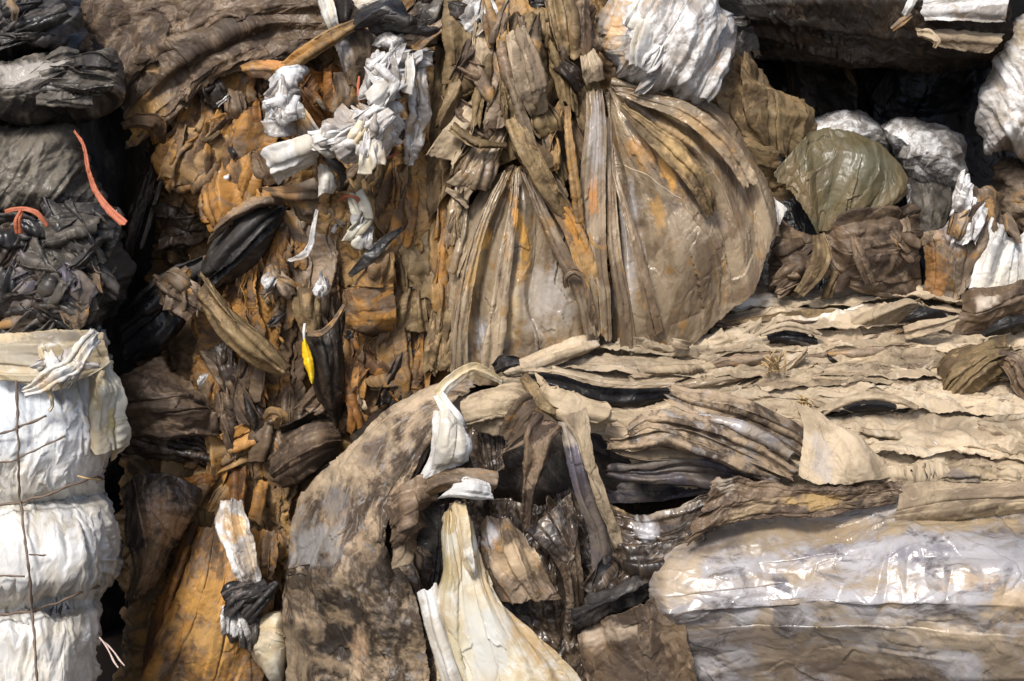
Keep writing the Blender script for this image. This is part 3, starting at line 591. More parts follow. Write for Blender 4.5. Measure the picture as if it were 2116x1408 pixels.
# ================================================================ centre bale: packed folds
rnd = random.Random(23)
sheet("packed_film", M['ochre2'], ["330,-40,-22 330,250,-24 300,600,-24 250,900,-26 250,1500,-22", "400,-40,-6 395,250,-2 385,600,-2 370,900,-4 360,1500,-2", "520,-40,0 520,250,4 520,700,4 520,1100,4 500,1500,4", "700,-40,2 700,300,6 700,700,6 700,1100,4 700,1500,4", "900,-40,2 900,300,8 900,700,8 900,1500,4", "1300,-40,2 1300,300,2 1300,700,2 1300,1500,0"],
   pleat=(22, .030, 5), cr=(.10, .030, 1.8), fine=(.03, .006), thick=0, parent=cb, step=3)
for rails, mt, n in [
  (["375,150,2 360,260,4 350,360,4 345,450,0", "420,150,6 415,260,9 405,350,10 410,450,6", "480,140,6 475,260,8 470,350,9 480,440,6", "560,150,4 555,260,7 545,350,8 540,420,4"], 'ochre', 7),
  (["560,150,4 560,260,6 570,330,6", "640,150,6 640,240,8 650,320,8", "720,130,4 720,220,7 730,320,6"], 'rust', 7),
  (["700,320,8 690,430,10 690,600,8", "760,320,12 750,440,14 760,600,12", "830,310,12 830,440,15 840,610,12", "900,310,12 905,440,15 910,620,12", "950,330,8 955,440,10 940,640,8"], 'ochre2', 7),
  (["690,590,8 680,720,10 660,900,8", "760,590,11 755,720,13 750,900,10", "840,590,12 840,720,14 840,890,10", "920,590,12 925,720,13 930,860,8"], 'ochre', 8),
  (["400,540,2 395,700,4 400,920,2", "470,520,8 465,700,9 470,920,6", "540,500,8 545,700,9 550,920,6", "640,480,8 640,700,9 640,930,6"], 'ochre', 9),
  (["590,430,6 590,560,8 600,720,6", "640,430,8 650,560,10 655,720,8", "710,430,6 715,560,8 715,720,6"], 'grime', 5),
  (["370,880,2 360,980,3 400,1110,3", "450,870,6 445,980,7 470,1110,6", "530,870,6 530,980,8 540,1110,6", "640,870,5 640,960,6 620,1110,3"], 'ochre2', 8)]:
    sheet("packed_film", M[mt], rails, pleat=(n, .030, 1.8), cr=(.10, .022, 1.7), fine=(.03, .002), ledge=1.2, rag=(.06, .05), sharp=.8, dz=1, parent=cb)
# regions: centre x,y, spread, count, size, angle (0 = hanging straight down), materials, distance
regs = [
 (480,250,60,80,16,(26,70),0,['ochre','rust','dark','brown'],8), (430,330,70,60,8,(60,120),15,['ochre','ochre2'],8), (470,385,90,40,8,(60,90),10,['ochre2','ochre'],10),
 (620,210,50,60,7,(24,110),20,['rust','ochre','brown'],8), (770,380,60,60,8,(40,150),10,['ochre','brown','ochre2'],12), (830,450,70,90,8,(50,140),5,['ochre','ochre2','khaki'],12),
 (880,540,40,90,6,(50,150),0,['khaki','ochre2'],12), (540,520,50,60,7,(34,130),15,['ochre','rust','ochre2'],8), (640,600,60,50,6,(40,90),-10,['brown','grime','rust'],8),
 (850,720,50,80,8,(40,170),4,['ochre','dark','ochre2'],12), (740,780,60,60,8,(36,130),6,['ochre','brown','rust'],12), (500,800,60,80,9,(34,140),-8,['ochre','brown','dark','rust'],9),
 (560,880,60,60,8,(32,110),0,['ochre','dark','brown'],9), (460,980,60,60,8,(32,100),8,['rust','ochre','ochre2'],7), (640,920,40,50,6,(40,90),60,['brown','brown','dark'],10), (500,1060,40,50,5,(30,90),5,['ochre','ochre2','rust'],8)]
count = 0
for (cx, cy, sx, sy, n, (wd, ln), ang, mats, d) in regs:
    for k in range(max(4, int(n*.8))):
        if count >= 99: break
        count += 1
        x = cx+rnd.uniform(-sx, sx); y = cy+rnd.uniform(-sy, sy)
        L = ln*rnd.uniform(.7, 1.25); W_ = wd*rnd.uniform(1.1, 2.1)
        scrap(x, y, d+3, W_, L, ang+rnd.gauss(0, 24), rnd.choice(mats), 'film_fold', cb, rr=rnd)
print("folds", count)

# ---- pieces of the centre that read on their own
sheet("film_flap", M['ochre'], ["712,602,22 760,596,25 815,594,20", "714,630,25 760,630,29 818,625,22", "714,660,25 760,662,29 818,655,22", "716,678,22 760,684,26 812,678,18", "730,684,14 760,692,16 806,684,12"], pleat=(2, .004), cr=(.06, .008), label="square ochre pocket of film at the middle of the centre bale", cat="film flap")
sheet("film_flap", M['ochre2'], ["745,520,20 735,560,22 720,592,22", "770,505,24 770,550,28 765,594,26", "805,500,20 815,550,22 815,594,20"], pleat=(2, .01), cr=(.06, .012), label="tapered ochre film just above the square pocket", cat="film flap")
ribbon("film_strip", M['black'], "720,572,24 760,535,28 800,495,26 835,470,22", [10, 26, 22, 8], .4, label="black slit of film crossing above the square ochre pocket", cat="film strip")
sheet("film_flap", M['dark'], ["630,690,20 640,740,24 660,820,20 690,870,12", "660,692,25 672,740,30 680,820,26 695,880,14", "690,670,24 700,720,27 705,800,22 705,860,12", "712,640,16 712,700,18 714,760,16 712,830,8"], pleat=(3, .010), cr=(.08, .010), label="dark brown hanging pocket right of the yellow strip", cat="film flap")
sheet("film_flap", M['khaki'], ["605,592,18 603,640,22 625,690,18", "630,596,22 640,640,26 650,690,22", "660,600,18 664,650,20 662,685,16"], pleat=(2, .008), cr=(.06, .010), label="small khaki pocket above the yellow strip", cat="film flap")
ribbon("film_strip", M['grime'], "712,628,28 690,665,30 665,688,30 632,690,27", [6, 10, 14, 16], .8, label="grey brown lip along the top of the dark hanging pocket", cat="film strip")
sheet("yellow_strip", M['yellow'], ["626,700,27.5 624,730 631,760 643,793", "629,698,29 633,732 640,762 644,794", "631,701,27.5 644,735 650,765 646,795"], cr=(.05, .002), thick=.002, label="bright yellow leaf shaped film strip", cat="film strip")
ribbon("film_strip", M['white'], "630,668,27 628,684,29 629,706,28", [5, 6, 5], .4, cr=None, label="thin pale tip standing above the bright yellow strip", cat="film strip")
sheet("film_flap", M['brown'], ["560,950,16 600,900,20 660,880,20 700,890,14", "555,975,20 610,935,26 660,910,26 705,905,16", "570,995,18 620,965,24 670,935,22 700,925,12", "600,1005,8 640,985,12 680,955,10 700,940,4"], pleat=(6, .014, .8), cr=(.06, .008, 2), label="pleated brown film fan beside the mottled front sheet", cat="film flap")
ribbon("film_strip", M['ochre2'], "545,870,14 560,855,20 580,862,20 575,890,14", [12, 30, 34, 16], 1.6, label="small curled ochre scrap low on the centre bale", cat="film scrap")

# white and silver film over the top of the centre bale
sheet("white_film", M['silver'], ["560,165,24 590,142,30 620,132,28 634,140,22", "552,200,28 580,180,36 610,172,34 625,165,26", "550,240,26 570,235,36 592,235,34 606,225,24", "552,285,24 572,290,33 592,290,32 600,280,24"], pleat=(3, .014), cr=(.05, .012), fine=(.02, .003), rag=(.03, .05),
   stains=[(572,215,14,50,0,(.42,.47,.53),.7), (590,150,30,16,0,(.55,.6,.62),.6)], label="bluish white upright tube of crumpled film on the centre bale", cat="white film")
sheet("white_film", M['white'], ["546,318,30 590,292,38 640,280,40 668,282,34", "552,342,34 600,318,41 645,304,42 668,300,36", "562,362,32 605,340,36 640,326,37 660,318,33", "574,386,26 610,360,30 640,345,30 652,335,28"], pleat=(3, .014), cr=(.06, .010), rag=(.04, .04), label="bright white flap sticking out to the left over the ochre film", cat="white film")
sheet("white_film", M['silver'], ["600,205,26 625,215,30 650,255,32 668,280,32", "608,240,24 622,255,27 640,275,29 655,285,30", "603,275,22 612,282,24 622,290,24 632,292,26"], pleat=(2, .01), cr=(.05, .008), stains=[(630,240,24,30,40,(.55,.33,.13),.8)], label="cream and orange curl between the white tube and white flap", cat="white film")
sheet("white_film", M['silver'], ["648,285,32 655,300,34 680,312,36 712,330,34 735,330,30", "660,270,35 680,278,42 710,290,44 735,310,42 770,322,34", "690,255,36 710,258,44 740,262,46 780,290,44 812,304,34", "725,240,35 745,235,42 775,235,44 805,250,42 822,290,32", "740,215,30 770,212,36 800,205,36 822,225,34 832,262,26"], pleat=(5, .016, 1.2), cr=(.055, .022, 1.2), fine=(.022, .004), rag=(.03, .04),
   stains=[(765,258,38,24,5,(.58,.40,.20),.8), (690,300,20,10,0,(.4,.37,.33),.6)], label="white crumpled film wad with a cream centre on the centre bale", cat="white film")
sheet("white_film", M['silver'], ["750,205,28 750,170,32 765,128,30 785,110,26", "772,210,34 774,170,40 785,138,38 800,118,30", "800,208,34 804,170,40 820,140,40 840,118,32", "830,200,26 830,160,30 850,128,34 895,102,30"], pleat=(3, .016), cr=(.05, .014), fine=(.02, .003), rag=(.03, .04), label="grey white film standing up from the white wad", cat="white film")
sheet("white_film", M['silver'], ["782,125,30 830,120,34 868,104,34 896,102,30", "788,108,26 830,104,30 870,110,32 892,125,28", "820,150,26 850,140,28 880,135,30 890,132,26"], pleat=(2, .01), cr=(.045, .01), rag=(.03, .06), label="white folded tip at the upper right of the white wad", cat="white film")
sheet("white_film", M['mott'], ["768,95,22 780,75,26 800,62,26 818,68,22", "780,98,26 800,88,32 820,82,32 838,82,26", "790,106,22 815,108,26 840,108,26 850,104,22"], pleat=(2, .012), cr=(.045, .01), rag=(.03, .06), label="pale green white scrap above the white wad, under the black tent", cat="film scrap")
sheet("plastic_film", M['grime'], ["690,95,22 705,130,24 715,180,20", "715,72,26 728,120,30 735,180,24", "750,60,24 765,110,26 765,170,22", "775,70,18 780,100,20 775,150,18"], pleat=(3, .010), cr=(.07, .010), stains=[(705,110,18,40,0,(.38,.37,.36),.8)], label="grey brown film panel behind the white wad", cat="plastic film")
sheet("plastic_film", M['grime'], ["690,150,20 690,200,22 680,230,20", "720,150,24 720,200,26 705,240,22", "745,165,20 745,205,22 735,225,20"], pleat=(2, .006), cr=(.07, .008), label="smooth taupe film square left of the white wad", cat="plastic film")
ribbon("film_strip", M['silver'], "872,110,22 862,160,30 868,220,32 858,280,30 845,345,22", [24, 40, 46, 40, 20], 2.2, pleat=(4, .012, 2), cr=(.04, .012), fine=(.018, .003), rag=(.04, .05), stains=[(868,180,10,60,0,(.4,.33,.24),.6)], label="dirty silver film strip running down right of the white wad", cat="film strip")
sheet("film_flap", M['white'], ["655,345,28 660,380,32 655,412,30", "672,338,32 678,370,36 672,400,33", "690,360,28 694,385,31 688,402,28"], pleat=(2, .01), cr=(.04, .01), rag=(.06, .05), label="white ragged drop of film below the white flap", cat="film flap")
sheet("film_flap", M['black'], ["665,318,32 690,330,37 715,350,33", "672,325,36 700,350,38 712,375,32", "682,338,30 700,365,30 708,390,26"], pleat=(2, .01), cr=(.04, .01), label="black curled piece standing in for the shaded cavity under the white wad", cat="film scrap")  # black piece takes the place of the cavity's shade
sheet("film_flap", M['grime'], ["540,395,20 600,385,26 650,372,24", "560,402,24 610,405,30 660,398,28", "590,412,22 630,432,26 655,445,24", "620,440,14 640,455,18 648,460,16"], pleat=(2, .012), cr=(.06, .012), stains=[(600,395,30,14,0,(.3,.17,.07),.8)], label="brown and grey corner of film hanging under the white flap", cat="film flap")
ribbon("film_strip", M['silver'], "656,430,26 648,470,30 642,505,30 628,528,30 592,540,26", [6, 10, 14, 18, 5], .5, cr=(.035, .006), rag=(.05, .1), label="thin white strip dangling below the brown and grey corner", cat="film strip")
clump("film_wad", "cream crumpled scrap among the ochre folds of the centre bale", "film wad", 750, 455, 30, 52, 24, 7, (30, 56), 25, ['silver', 'cream', 'mott'], 960, dome=1.5, base=False)
clump("film_wad", "small shiny translucent wad beside the khaki pocket", "film wad", 672, 588, 18, 20, 22, 4, (22, 30), 20, ['mott', 'silver'], 902, dome=1.5)
clump("film_wad", "small grey crumpled wad right of the khaki strap", "film wad", 574, 588, 24, 38, 20, 5, (28, 44), 0, ['grime', 'mott', 'grime'], 903, dome=1.5)
cord("twine", M['orange'], "702,415,24 718,405,27 738,410,27 744,428,24", .45, label="short rusty loop of twine on the centre bale", cat="twine")
cord("twine", M['orange'], "752,332,30 775,326,33 800,326,33 822,316,29", .4, label="thin red twine under the white wad", cat="twine")
cord("twine", M['orange'], "742,160,27 740,190,30 744,215,29", .4, label="short orange twine beside the taupe film square", cat="twine")

clump("film_wad", "loose white folds bunched on the right part of the white wad", "film wad", 775, 275, 52, 52, 43, 9, (44, 66), 10, ['silver', 'white', 'silver', 'cream'], 904, base=False)
clump("film_wad", "white folds bunched between the white flap and the white wad", "film wad", 690, 296, 40, 26, 43, 6, (36, 60), 70, ['silver', 'white', 'silver'], 905, base=False)
clump("film_wad", "white folds standing at the top of the grey white film", "film wad", 812, 150, 46, 50, 40, 7, (36, 66), 10, ['silver', 'white', 'mott'], 906, base=False)
clump("film_wad", "bluish white folds around the upright tube of film", "film wad", 585, 205, 26, 66, 36, 6, (40, 60), 10, ['silver', 'white', 'mott'], 907, base=False)
# top centre: tents and strips
sheet("black_film", M['black'], ["690,88,22 715,45,28 770,5,30 800,-10,26", "715,72,30 760,35,36 800,10,38 830,8,32", "760,60,30 800,40,36 840,42,38 858,55,32", "790,75,20 840,70,28 890,72,30 930,66,24", "810,95,8 850,100,14 890,106,16 915,98,12"], pleat=(2, .008), cr=(.09, .010), label="black film folded like a tent at the top centre", cat="plastic film")
sheet("film_flap", M['dark'], ["692,0,24 690,40,28 692,90,24", "715,-5,28 715,35,32 720,72,28", "740,25,26 742,42,28 742,52,26"], pleat=(1, .006), cr=(.08, .006), label="dark brown triangle of film left of the black tent", cat="film flap")
ribbon("film_strip", M['ochre2'], "590,140,24 630,110,30 680,78,32 745,42,28", [34, 40, 38, 16], 2.2, pleat=(3, .008, .5), stains=[(620,115,40,12,-35,(.40,.2,.06),.8)], label="long ochre strip slanting up to the black tent", cat="film strip")
ribbon("film_strip", M['white'], "666,-40,26 672,0,30 682,35,32 692,62,30", [26, 34, 34, 24], 1.2, pleat=(3, .006, .4), stains=[(685,20,6,50,10,(.5,.43,.3),.7)], label="white upright strip at the top edge left of the black tent", cat="film strip")
sheet("plastic_film", M['silver'], ["695,-40,20 740,-40,22 860,-40,20", "700,-8,26 745,-8,28 850,-8,24", "712,5,26 745,18,28 770,12,26", "735,18,20 745,26,22 765,22,20"], pleat=(4, .012), cr=(.05, .01), stains=[(750,0,40,20,0,(.55,.46,.32),.6)], label="cream film bunched at the top edge above the black tent", cat="plastic film")
sheet("film_flap", M['ochre'], ["495,138,16 530,124,20 580,126,22 622,140,20", "500,146,22 540,140,28 580,146,28 610,158,24", "530,160,20 560,166,24 580,172,22 590,172,18"], pleat=(1, .004), cr=(.08, .006), stains=[(570,130,40,14,5,(.50,.24,.09),.9), (540,155,30,14,20,(.38,.28,.2),.8)], label="smooth orange tan flap left of the bluish white tube", cat="film flap")
for k, (cx, cy, rx, ry, d, n, sz, a, mats, lb) in enumerate([
  (885, 74, 44, 18, 26, 4, (24, 60), 80, ['grime', 'brown'], "grey film folds right of the black tent"),
  (885, 30, 46, 36, 22, 7, (40, 66), 40, ['dark', 'brown', 'blackd', 'grime'], "dark crumpled film at the top edge right of the black tent"),
  (920, 70, 22, 60, 18, 4, (34, 80), 0, ['black', 'dark'], "black film in the crease between black tent and tan sheet"),
  (985, 25, 46, 44, 28, 7, (38, 60), 30, ['grime', 'khaki', 'mott', 'dark'], "grey crumpled tuft at the top of the tan fanned sheet"),
  (950, -15, 60, 24, 22, 5, (40, 60), 60, ['blackd', 'dark', 'grime'], "dusty black film along the top edge near the centre"),
  (1155, 55, 46, 40, 28, 8, (34, 56), 30, ['khaki', 'tan2', 'brown', 'khaki'], "tan crumples above the neck of the right fan"),
  (1215, 55, 22, 66, 26, 5, (26, 60), 10, ['grime', 'khaki', 'brown'], "grey brown film folds left of the silvery white bundle"),
  (1150, -5, 70, 26, 24, 6, (44, 60), 50, ['black', 'dark', 'khaki'], "black film at the top edge beside the silvery white bundle")]):
    clump("film_wad", lb, "film wad", cx, cy, rx, ry, d, n, sz, a, mats, 910+k)
# ================================================================ the tall fanned tan sheets
sheet("fanned_sheet", M['khaki'], ["895,60,12 890,160,16 880,330,16 890,470,12", "935,72,18 925,170,26 920,260,26 930,400,20", "985,60,22 970,160,30 955,230,24 955,350,22", "1015,40,20 1000,150,24 1000,260,22 1020,350,20", "1045,45,26 1045,120,34 1050,230,32 1075,330,28", "1085,30,28 1095,110,36 1110,210,34 1120,320,30", "1125,40,24 1130,130,28 1150,220,26 1160,340,26", "1175,50,24 1180,150,30 1185,250,28 1190,380,26", "1230,60,20 1235,150,26 1235,260,24 1240,400,22"],
   pleat=(9, .018, 2.0), cr=(.09, .020, 1.7), fine=(.028, .004), sharp=.45, rag=(.02, .01), stains=[(1095,130,26,60,5,(.44,.32,.18),.8), (960,60,30,30,0,(.46,.33,.16),.8), (1220,120,20,35,0,(.48,.33,.18),.8)], label="tan film gathered in hanging pleats above the two fans", cat="plastic film")
for p, wv, mt, lb in [("915,190,26 950,225,28 1000,275,28 1050,302,26", [16, 52, 46, 8], 'brown', "fold painted darker as a shaded hollow across the upper left of the tan pleats"),  # darker brown paints the shade of a hollow onto this fold
  ("930,262,32 980,295,36 1050,302,31", [22, 20, 6], 'khaki', "pale rimmed fold below the dark hollow in the tan pleats"),
  ("1035,120,34 1062,180,38 1085,250,37 1110,330,33", [14, 20, 22, 14], 'tan2', "narrow tan pleat running down the middle of the upper fan"),
  ("1055,240,34 1085,300,40 1130,380,38 1180,460,30", [36, 46, 46, 24], 'khaki', "rolled tan fold crossing down to the right between the two fans"),
  ("1062,60,34 1085,130,42 1100,190,42 1115,240,34", [40, 62, 66, 36], 'tan2', "smooth light tan bulge at the top of the fanned sheet"),
  ("1150,130,32 1180,150,36 1200,185,32", [34, 40, 20], 'dark', "dark crumpled pocket beside the neck of the right fan"),
  ("1212,108,30 1222,135,36 1230,170,32", [26, 44, 40], 'tan', "peach tan tab just under the silvery white bundle"),
  ("1172,210,32 1178,300,36 1190,400,36 1205,520,30", [12, 18, 20, 16], 'ochre2', "thin ochre pleat left of the upright tube fold"),
  ("940,130,28 990,150,33 1040,140,28", [30, 40, 20], 'brown', "shaded brown fold near the top left of the tan pleats")]:
    ribbon("film_fold", M[mt], p, wv, 2.2, pleat=(3, .008), cr=(.05, .008), label=lb, cat="film fold")
ST = [(1000,500,16,40,10,(.46,.24,.05),.85), (1075,480,12,70,-8,(.52,.27,.05),.95), (1078,590,20,60,0,(.46,.25,.06),.9), (980,560,20,90,10,(.38,.25,.09),.6), (1040,380,20,40,30,(.42,.30,.16),.7), (1050,640,20,70,0,(.46,.33,.17),.8), (960,680,20,40,0,(.40,.27,.10),.7), (1010,700,30,50,0,(.42,.42,.43),.7), (1120,620,60,80,0,(.36,.33,.29),.6)]
sheet("fanned_sheet", M['drape'], ["1060,336,24 1010,370,20 960,440,14 930,560,8 920,760,2", "1062,338,27 1015,400,29 965,490,26 945,620,22 945,790,16", "1064,340,28 1030,420,30 985,520,30 965,660,28 975,800,22", "1066,342,27 1040,420,25 1010,520,24 990,640,22 1000,800,18", "1068,342,29 1058,420,36 1040,520,37 1015,640,35 1035,800,26",
   "1071,342,29 1085,420,38 1075,520,38 1065,640,36 1070,790,28", "1074,342,27 1105,430,30 1105,520,30 1098,640,30 1105,780,24", "1077,342,28 1125,430,36 1140,520,36 1135,640,34 1140,760,28", "1082,342,26 1150,440,34 1180,540,34 1195,640,30 1200,740,24", "1088,342,20 1170,450,20 1215,560,18 1235,660,14 1240,720,10"],
   pleat=(6, .009, 1.1), cr=(.15, .013, 2.0), fine=(.045, .0012, 1.6), ledge=.75, sharp=.3, dz=.42, stains=ST, label="grey and orange streaked film fanning down from a point at the centre", cat="plastic film")
ribbon("film_fold", M['grime'], "1172,598,32 1168,575,36 1185,562,38 1205,575,36 1222,640,34 1232,700,26", [10, 12, 12, 14, 16, 12], 1, label="arched grey rim at the lower right of the left fan", cat="film fold")
ribbon("film_fold", M['drape'], "1228,176,30 1232,260,33 1224,400,33 1228,540,32 1240,620,30 1246,710,26", [34, 50, 58, 60, 50, 44], 1.6, pleat=(3, .006, .5), stains=[(1226,400,14,50,0,(.44,.2,.06),.9), (1232,300,18,90,0,(.36,.33,.31),.7)], cr=(.10, .006, 3), label="long upright tube fold between the left fan and the right fan", cat="film fold")
ST = [(1380,350,16,50,-15,(.52,.27,.06),.95), (1330,310,30,40,-20,(.42,.22,.07),.7), (1400,270,60,20,35,(.42,.27,.12),.7), (1360,440,14,40,-10,(.42,.24,.08),.7), (1300,480,24,120,0,(.38,.35,.33),.7), (1280,600,24,60,0,(.38,.35,.33),.6), (1480,300,40,16,50,(.40,.25,.12),.6)]
sheet("fanned_sheet", M['drape'], ["1252,182,24 1255,300,22 1262,450,20 1280,640,14 1290,800,6", "1253,182,28 1268,300,33 1290,450,36 1300,560,36 1310,800,16", "1254,182,27 1275,290,26 1310,430,26 1340,560,28 1345,800,16", "1255,181,28 1300,280,34 1360,400,40 1400,540,40 1410,740,20", "1256,180,28 1320,275,34 1400,370,42 1450,500,42 1470,680,22", "1257,178,26 1320,250,25 1420,330,28 1490,470,31 1520,640,20", "1258,175,30 1340,240,36 1450,320,39 1520,450,36 1550,620,22", "1259,172,25 1340,215,24 1460,275,25 1540,400,24 1575,560,16",
   "1260,168,28 1360,190,35 1480,240,35 1560,360,30 1597,500,18", "1262,164,20 1380,180,22 1490,220,20 1575,350,14 1610,490,2"],
   pleat=(4, .009, 1.1), cr=(.18, .014, 1.6), fine=(.05, .0012, 1.3), ledge=.75, sharp=.3, dz=.42, stains=ST, label="big rounded muddy sheet fanning to the right from under the white bundle", cat="plastic film")
ribbon("film_fold", M['drape'], "1268,185,32 1330,205,34 1420,235,35 1500,300,33 1555,390,29", [14, 30, 40, 46, 30], 1.2, pleat=(2, .004), stains=[(1450,270,60,18,40,(.42,.28,.14),.7)], label="raised rim fold curving over the right fan", cat="film fold")
ribbon("film_fold", M['khaki'], "1278,215,32 1330,262,36 1395,318,37 1440,370,36 1475,450,32", [12, 38, 54, 50, 30], 1.3, pleat=(2, .006), stains=[(1400,320,50,20,45,(.46,.31,.14),.8)], label="second raised fold inside the right fan, tinted peach", cat="film fold")
cord("film_crease", M['tan'], "1290,342,35 1335,362,36 1375,392,36.5 1408,412,36", .22, wob=.004, label="thin pale scratch of dust across the right fan", cat="film strip")

for p, wv, mt, lb in [("1092,352,30 1130,400,34 1180,470,35 1214,560,32 1228,640,28", [14, 34, 44, 30], 'ochre2', "ochre pleat between the left fan and the upright tube fold"),
  ("1082,345,29 1110,410,33 1150,500,34 1200,600,33 1222,700,30", [12, 22, 30, 30, 26], 'drape', "grey pleat at the right edge of the left fan"),
  ("1120,350,30 1160,410,34 1200,480,34 1220,540,30", [16, 22, 24, 16], 'brown', "brown pleat tucked beside the upright tube fold"),
  ("1255,230,27 1262,380,31 1270,520,32 1290,640,30 1300,740,24", [14, 22, 30, 34], 'drape', "long grey pleat just right of the upright tube fold"),
  ("1262,330,28 1290,430,33 1320,540,34 1345,640,30 1360,700,24", [8, 14, 22, 30], 'drape', "narrow dark edged pleat low in the right fan"),
  ("1048,350,29 1010,430,32 975,540,32 950,680,30 948,770,26", [10, 26, 34, 40], 'drape', "tan pleat along the left side of the left fan"),
  ("1064,350,31 1058,440,35 1040,560,35 1020,720,32 1015,790,28", [8, 24, 36, 44], 'drape', "pale grey pleat down the middle of the left fan")]:
    ribbon("film_fold", M[mt], p, wv, 1.1, pleat=(2, .006), cr=(.07, .008, 2.5), stains=[(1075, 480, 12, 70, -8, (.46,.22,.04), .9), (1185, 470, 14, 60, -25, (.42,.2,.045), .85), (985, 560, 14, 80, 10, (.36,.22,.07), .7)] if 'fan' in lb or 'tube' in lb else None, label=lb, cat="film fold")
sheet("plastic_film", M['khaki'], ["925,300,20 930,350,20 935,420,16", "960,305,25 965,350,25 970,400,20", "1005,310,26 1005,350,25 1000,385,20", "1050,305,26 1045,330,26 1035,350,22"], pleat=(2, .006), cr=(.08, .010), stains=[(955,335,26,30,0,(.40,.22,.05),.85), (965,400,34,24,20,(.06,.04,.025),.7)], label="tan panel stained ochre above the left fan", cat="plastic film")
ribbon("film_strip", M['tan2'], "920,390,22 950,410,27 968,432,29", [10, 16, 8], 1, label="pale torn edge at the left shoulder of the left fan", cat="film strip")
for k, (cx, cy, rx, ry, n, sz, a, lb) in enumerate([
  (1000, 330, 60, 40, 5, (40, 110), 20, "tan folds gathered over the shoulder of the left fan"), (1130, 330, 50, 60, 5, (34, 110), -25, "tan folds gathered between the two fans"), (945, 480, 24, 90, 4, (40, 120), 8, "tan folds along the left edge of the left fan")]):
    clump("film_wad", lb, "film wad", cx, cy, rx, ry, 29 if k < 2 else 23, n, sz, a, ['drape', 'khaki', 'drape'], 970+k, base=False, spread=12, dome=1.0)
# the silvery white bundle
wbn = pad("white_bundle", M['silver'], "1240,70 1262,18 1300,-30 1400,-60 1480,-20 1508,40 1505,110 1475,160 1435,212 1400,195 1360,180 1310,168 1270,160 1248,120", 26, 15, 18, pleat=(.05, .020), cr=(.085, .020, 2.6), ang=118, fine=(.03, .005),
   stains=[(1268,60,22,45,15,(.55,.33,.14),.75), (1330,80,14,50,15,(.52,.36,.18),.6), (1400,170,60,12,30,(.30,.29,.28),.8), (1290,120,14,26,15,(.5,.34,.18),.6)], label="bright silvery white crumpled bundle at the top", cat="film bundle")

rk = random.Random(78)
for k in range(34):
    x = rk.uniform(905, 1215); y = rk.uniform(20, 330)
    scrap(x, y, 36-abs(x-1090)*.04-y*.008, rk.uniform(26, 66), rk.uniform(70, 170), -(x-1070)*.10+rk.gauss(0, 14), rk.choice(['khaki', 'khaki', 'tan2', 'ochre2', 'grime', 'brown']), "film_pleat", cb, rr=rk)
for k in range(14):
    x = rk.uniform(905, 955); y = rk.uniform(330, 700)
    scrap(x-(y-330)*.06, y, 18, rk.uniform(26, 46), rk.uniform(90, 190), 4+rk.gauss(0, 8), rk.choice(['khaki', 'ochre2', 'ochre']), "film_pleat", cb, rr=rk)

rk = random.Random(80)
for k in range(8):
    x = rk.uniform(1290, 1470); y = rk.uniform(0, 180)
    if y > 150 and x < 1330: continue
    q = ((x-1376)/135)**2+((y-80)/120)**2
    if q > .9: continue
    scrap(x, y, 26+15*math.sqrt(max(0, 1-q))-.6, rk.uniform(36, 66), rk.uniform(60, 120), 28+rk.gauss(0, 12), rk.choice(['silver', 'silver', 'white', 'mott']), "film_fold", wbn, rr=rk)
# ================================================================ front bale, lower right
fb = root("film_bale", "big brown front bale at lower right with a bright tan top", "bale", (1500, 1408, 60))
hull("bale_body", M['dark'], 700, 2500, 880, .0, 44, -20, fb, seed=31)
# base of the top, sloping away from the viewer
sheet("top_film", M['tan'], ["1180,640,-6 1500,615,-8 1800,605,-8 2300,600,-8", "1150,690,8 1500,660,8 1800,650,8 2300,640,8", "1060,750,24 1500,740,26 1800,720,26 2300,710,26", "1020,790,34 1500,820,40 1800,800,42 2300,800,42", "1200,880,46 1600,900,52 1900,900,56 2300,900,56", "1300,960,54 1650,985,62 1900,980,66 2300,1000,66", "1300,1000,52 1650,1020,58 1900,1040,60 2300,1060,60"],
   pleat=(14, .022, 2.2), cr=(.09, .018, 3), fine=(.03, .004, 2), thick=0, parent=fb)
# layers on the top: back to front; rails run left to right
def layer(rails, mat, lab, pl=(4, .012, 3.2), cr=(.085, .022, 1.4), rag=(.02, .06), stains=None, cat="film layer", fine=(.025, .003, 2.5)):
    rails = [R(r) for r in rails]; k = np.clip(.35+1.2*vn(rails[-1][:, 0]/90, rails[-1][:, 1]/40, 3), 0, 1.3); rails[-1][:, 1] -= 11*k; rails[-1][:, 2] += 7*k
    return sheet("film_layer", M[mat], rails, pleat=pl, cr=cr, fine=fine, rag=rag, stains=stains, ledge=1.6, label=lab, cat=cat)
WHT = (.80, .74, .64)
layer(["1430,640,2 1560,596,2 1700,605,0 1850,590,0 2000,606,0 2200,600,0", "1450,655,9 1560,612,9 1700,618,8 1860,602,8 2000,618,8 2200,612,8", "1470,668,11 1560,640,12 1720,640,12 1870,622,12 2000,640,12 2200,630,12"], 'tan', "farthest layer of tan film along the back of the front bale", stains=[(1540,630,60,12,-12,WHT,.8)])
layer(["1420,672,9 1560,640,11 1720,636,12 1870,624,12 2000,640,12 2200,640,12", "1440,690,16 1560,662,18 1720,655,18 1860,645,18 2000,660,18 2200,660,18", "1470,705,18 1600,690,20 1750,690,20 1880,680,20 2000,690,20 2200,690,20"], 'tan', "second layer of tan film behind the raised flaps of the front bale", stains=[(1730,652,60,12,-8,WHT,.9), (1760,640,30,8,0,WHT,.8)])
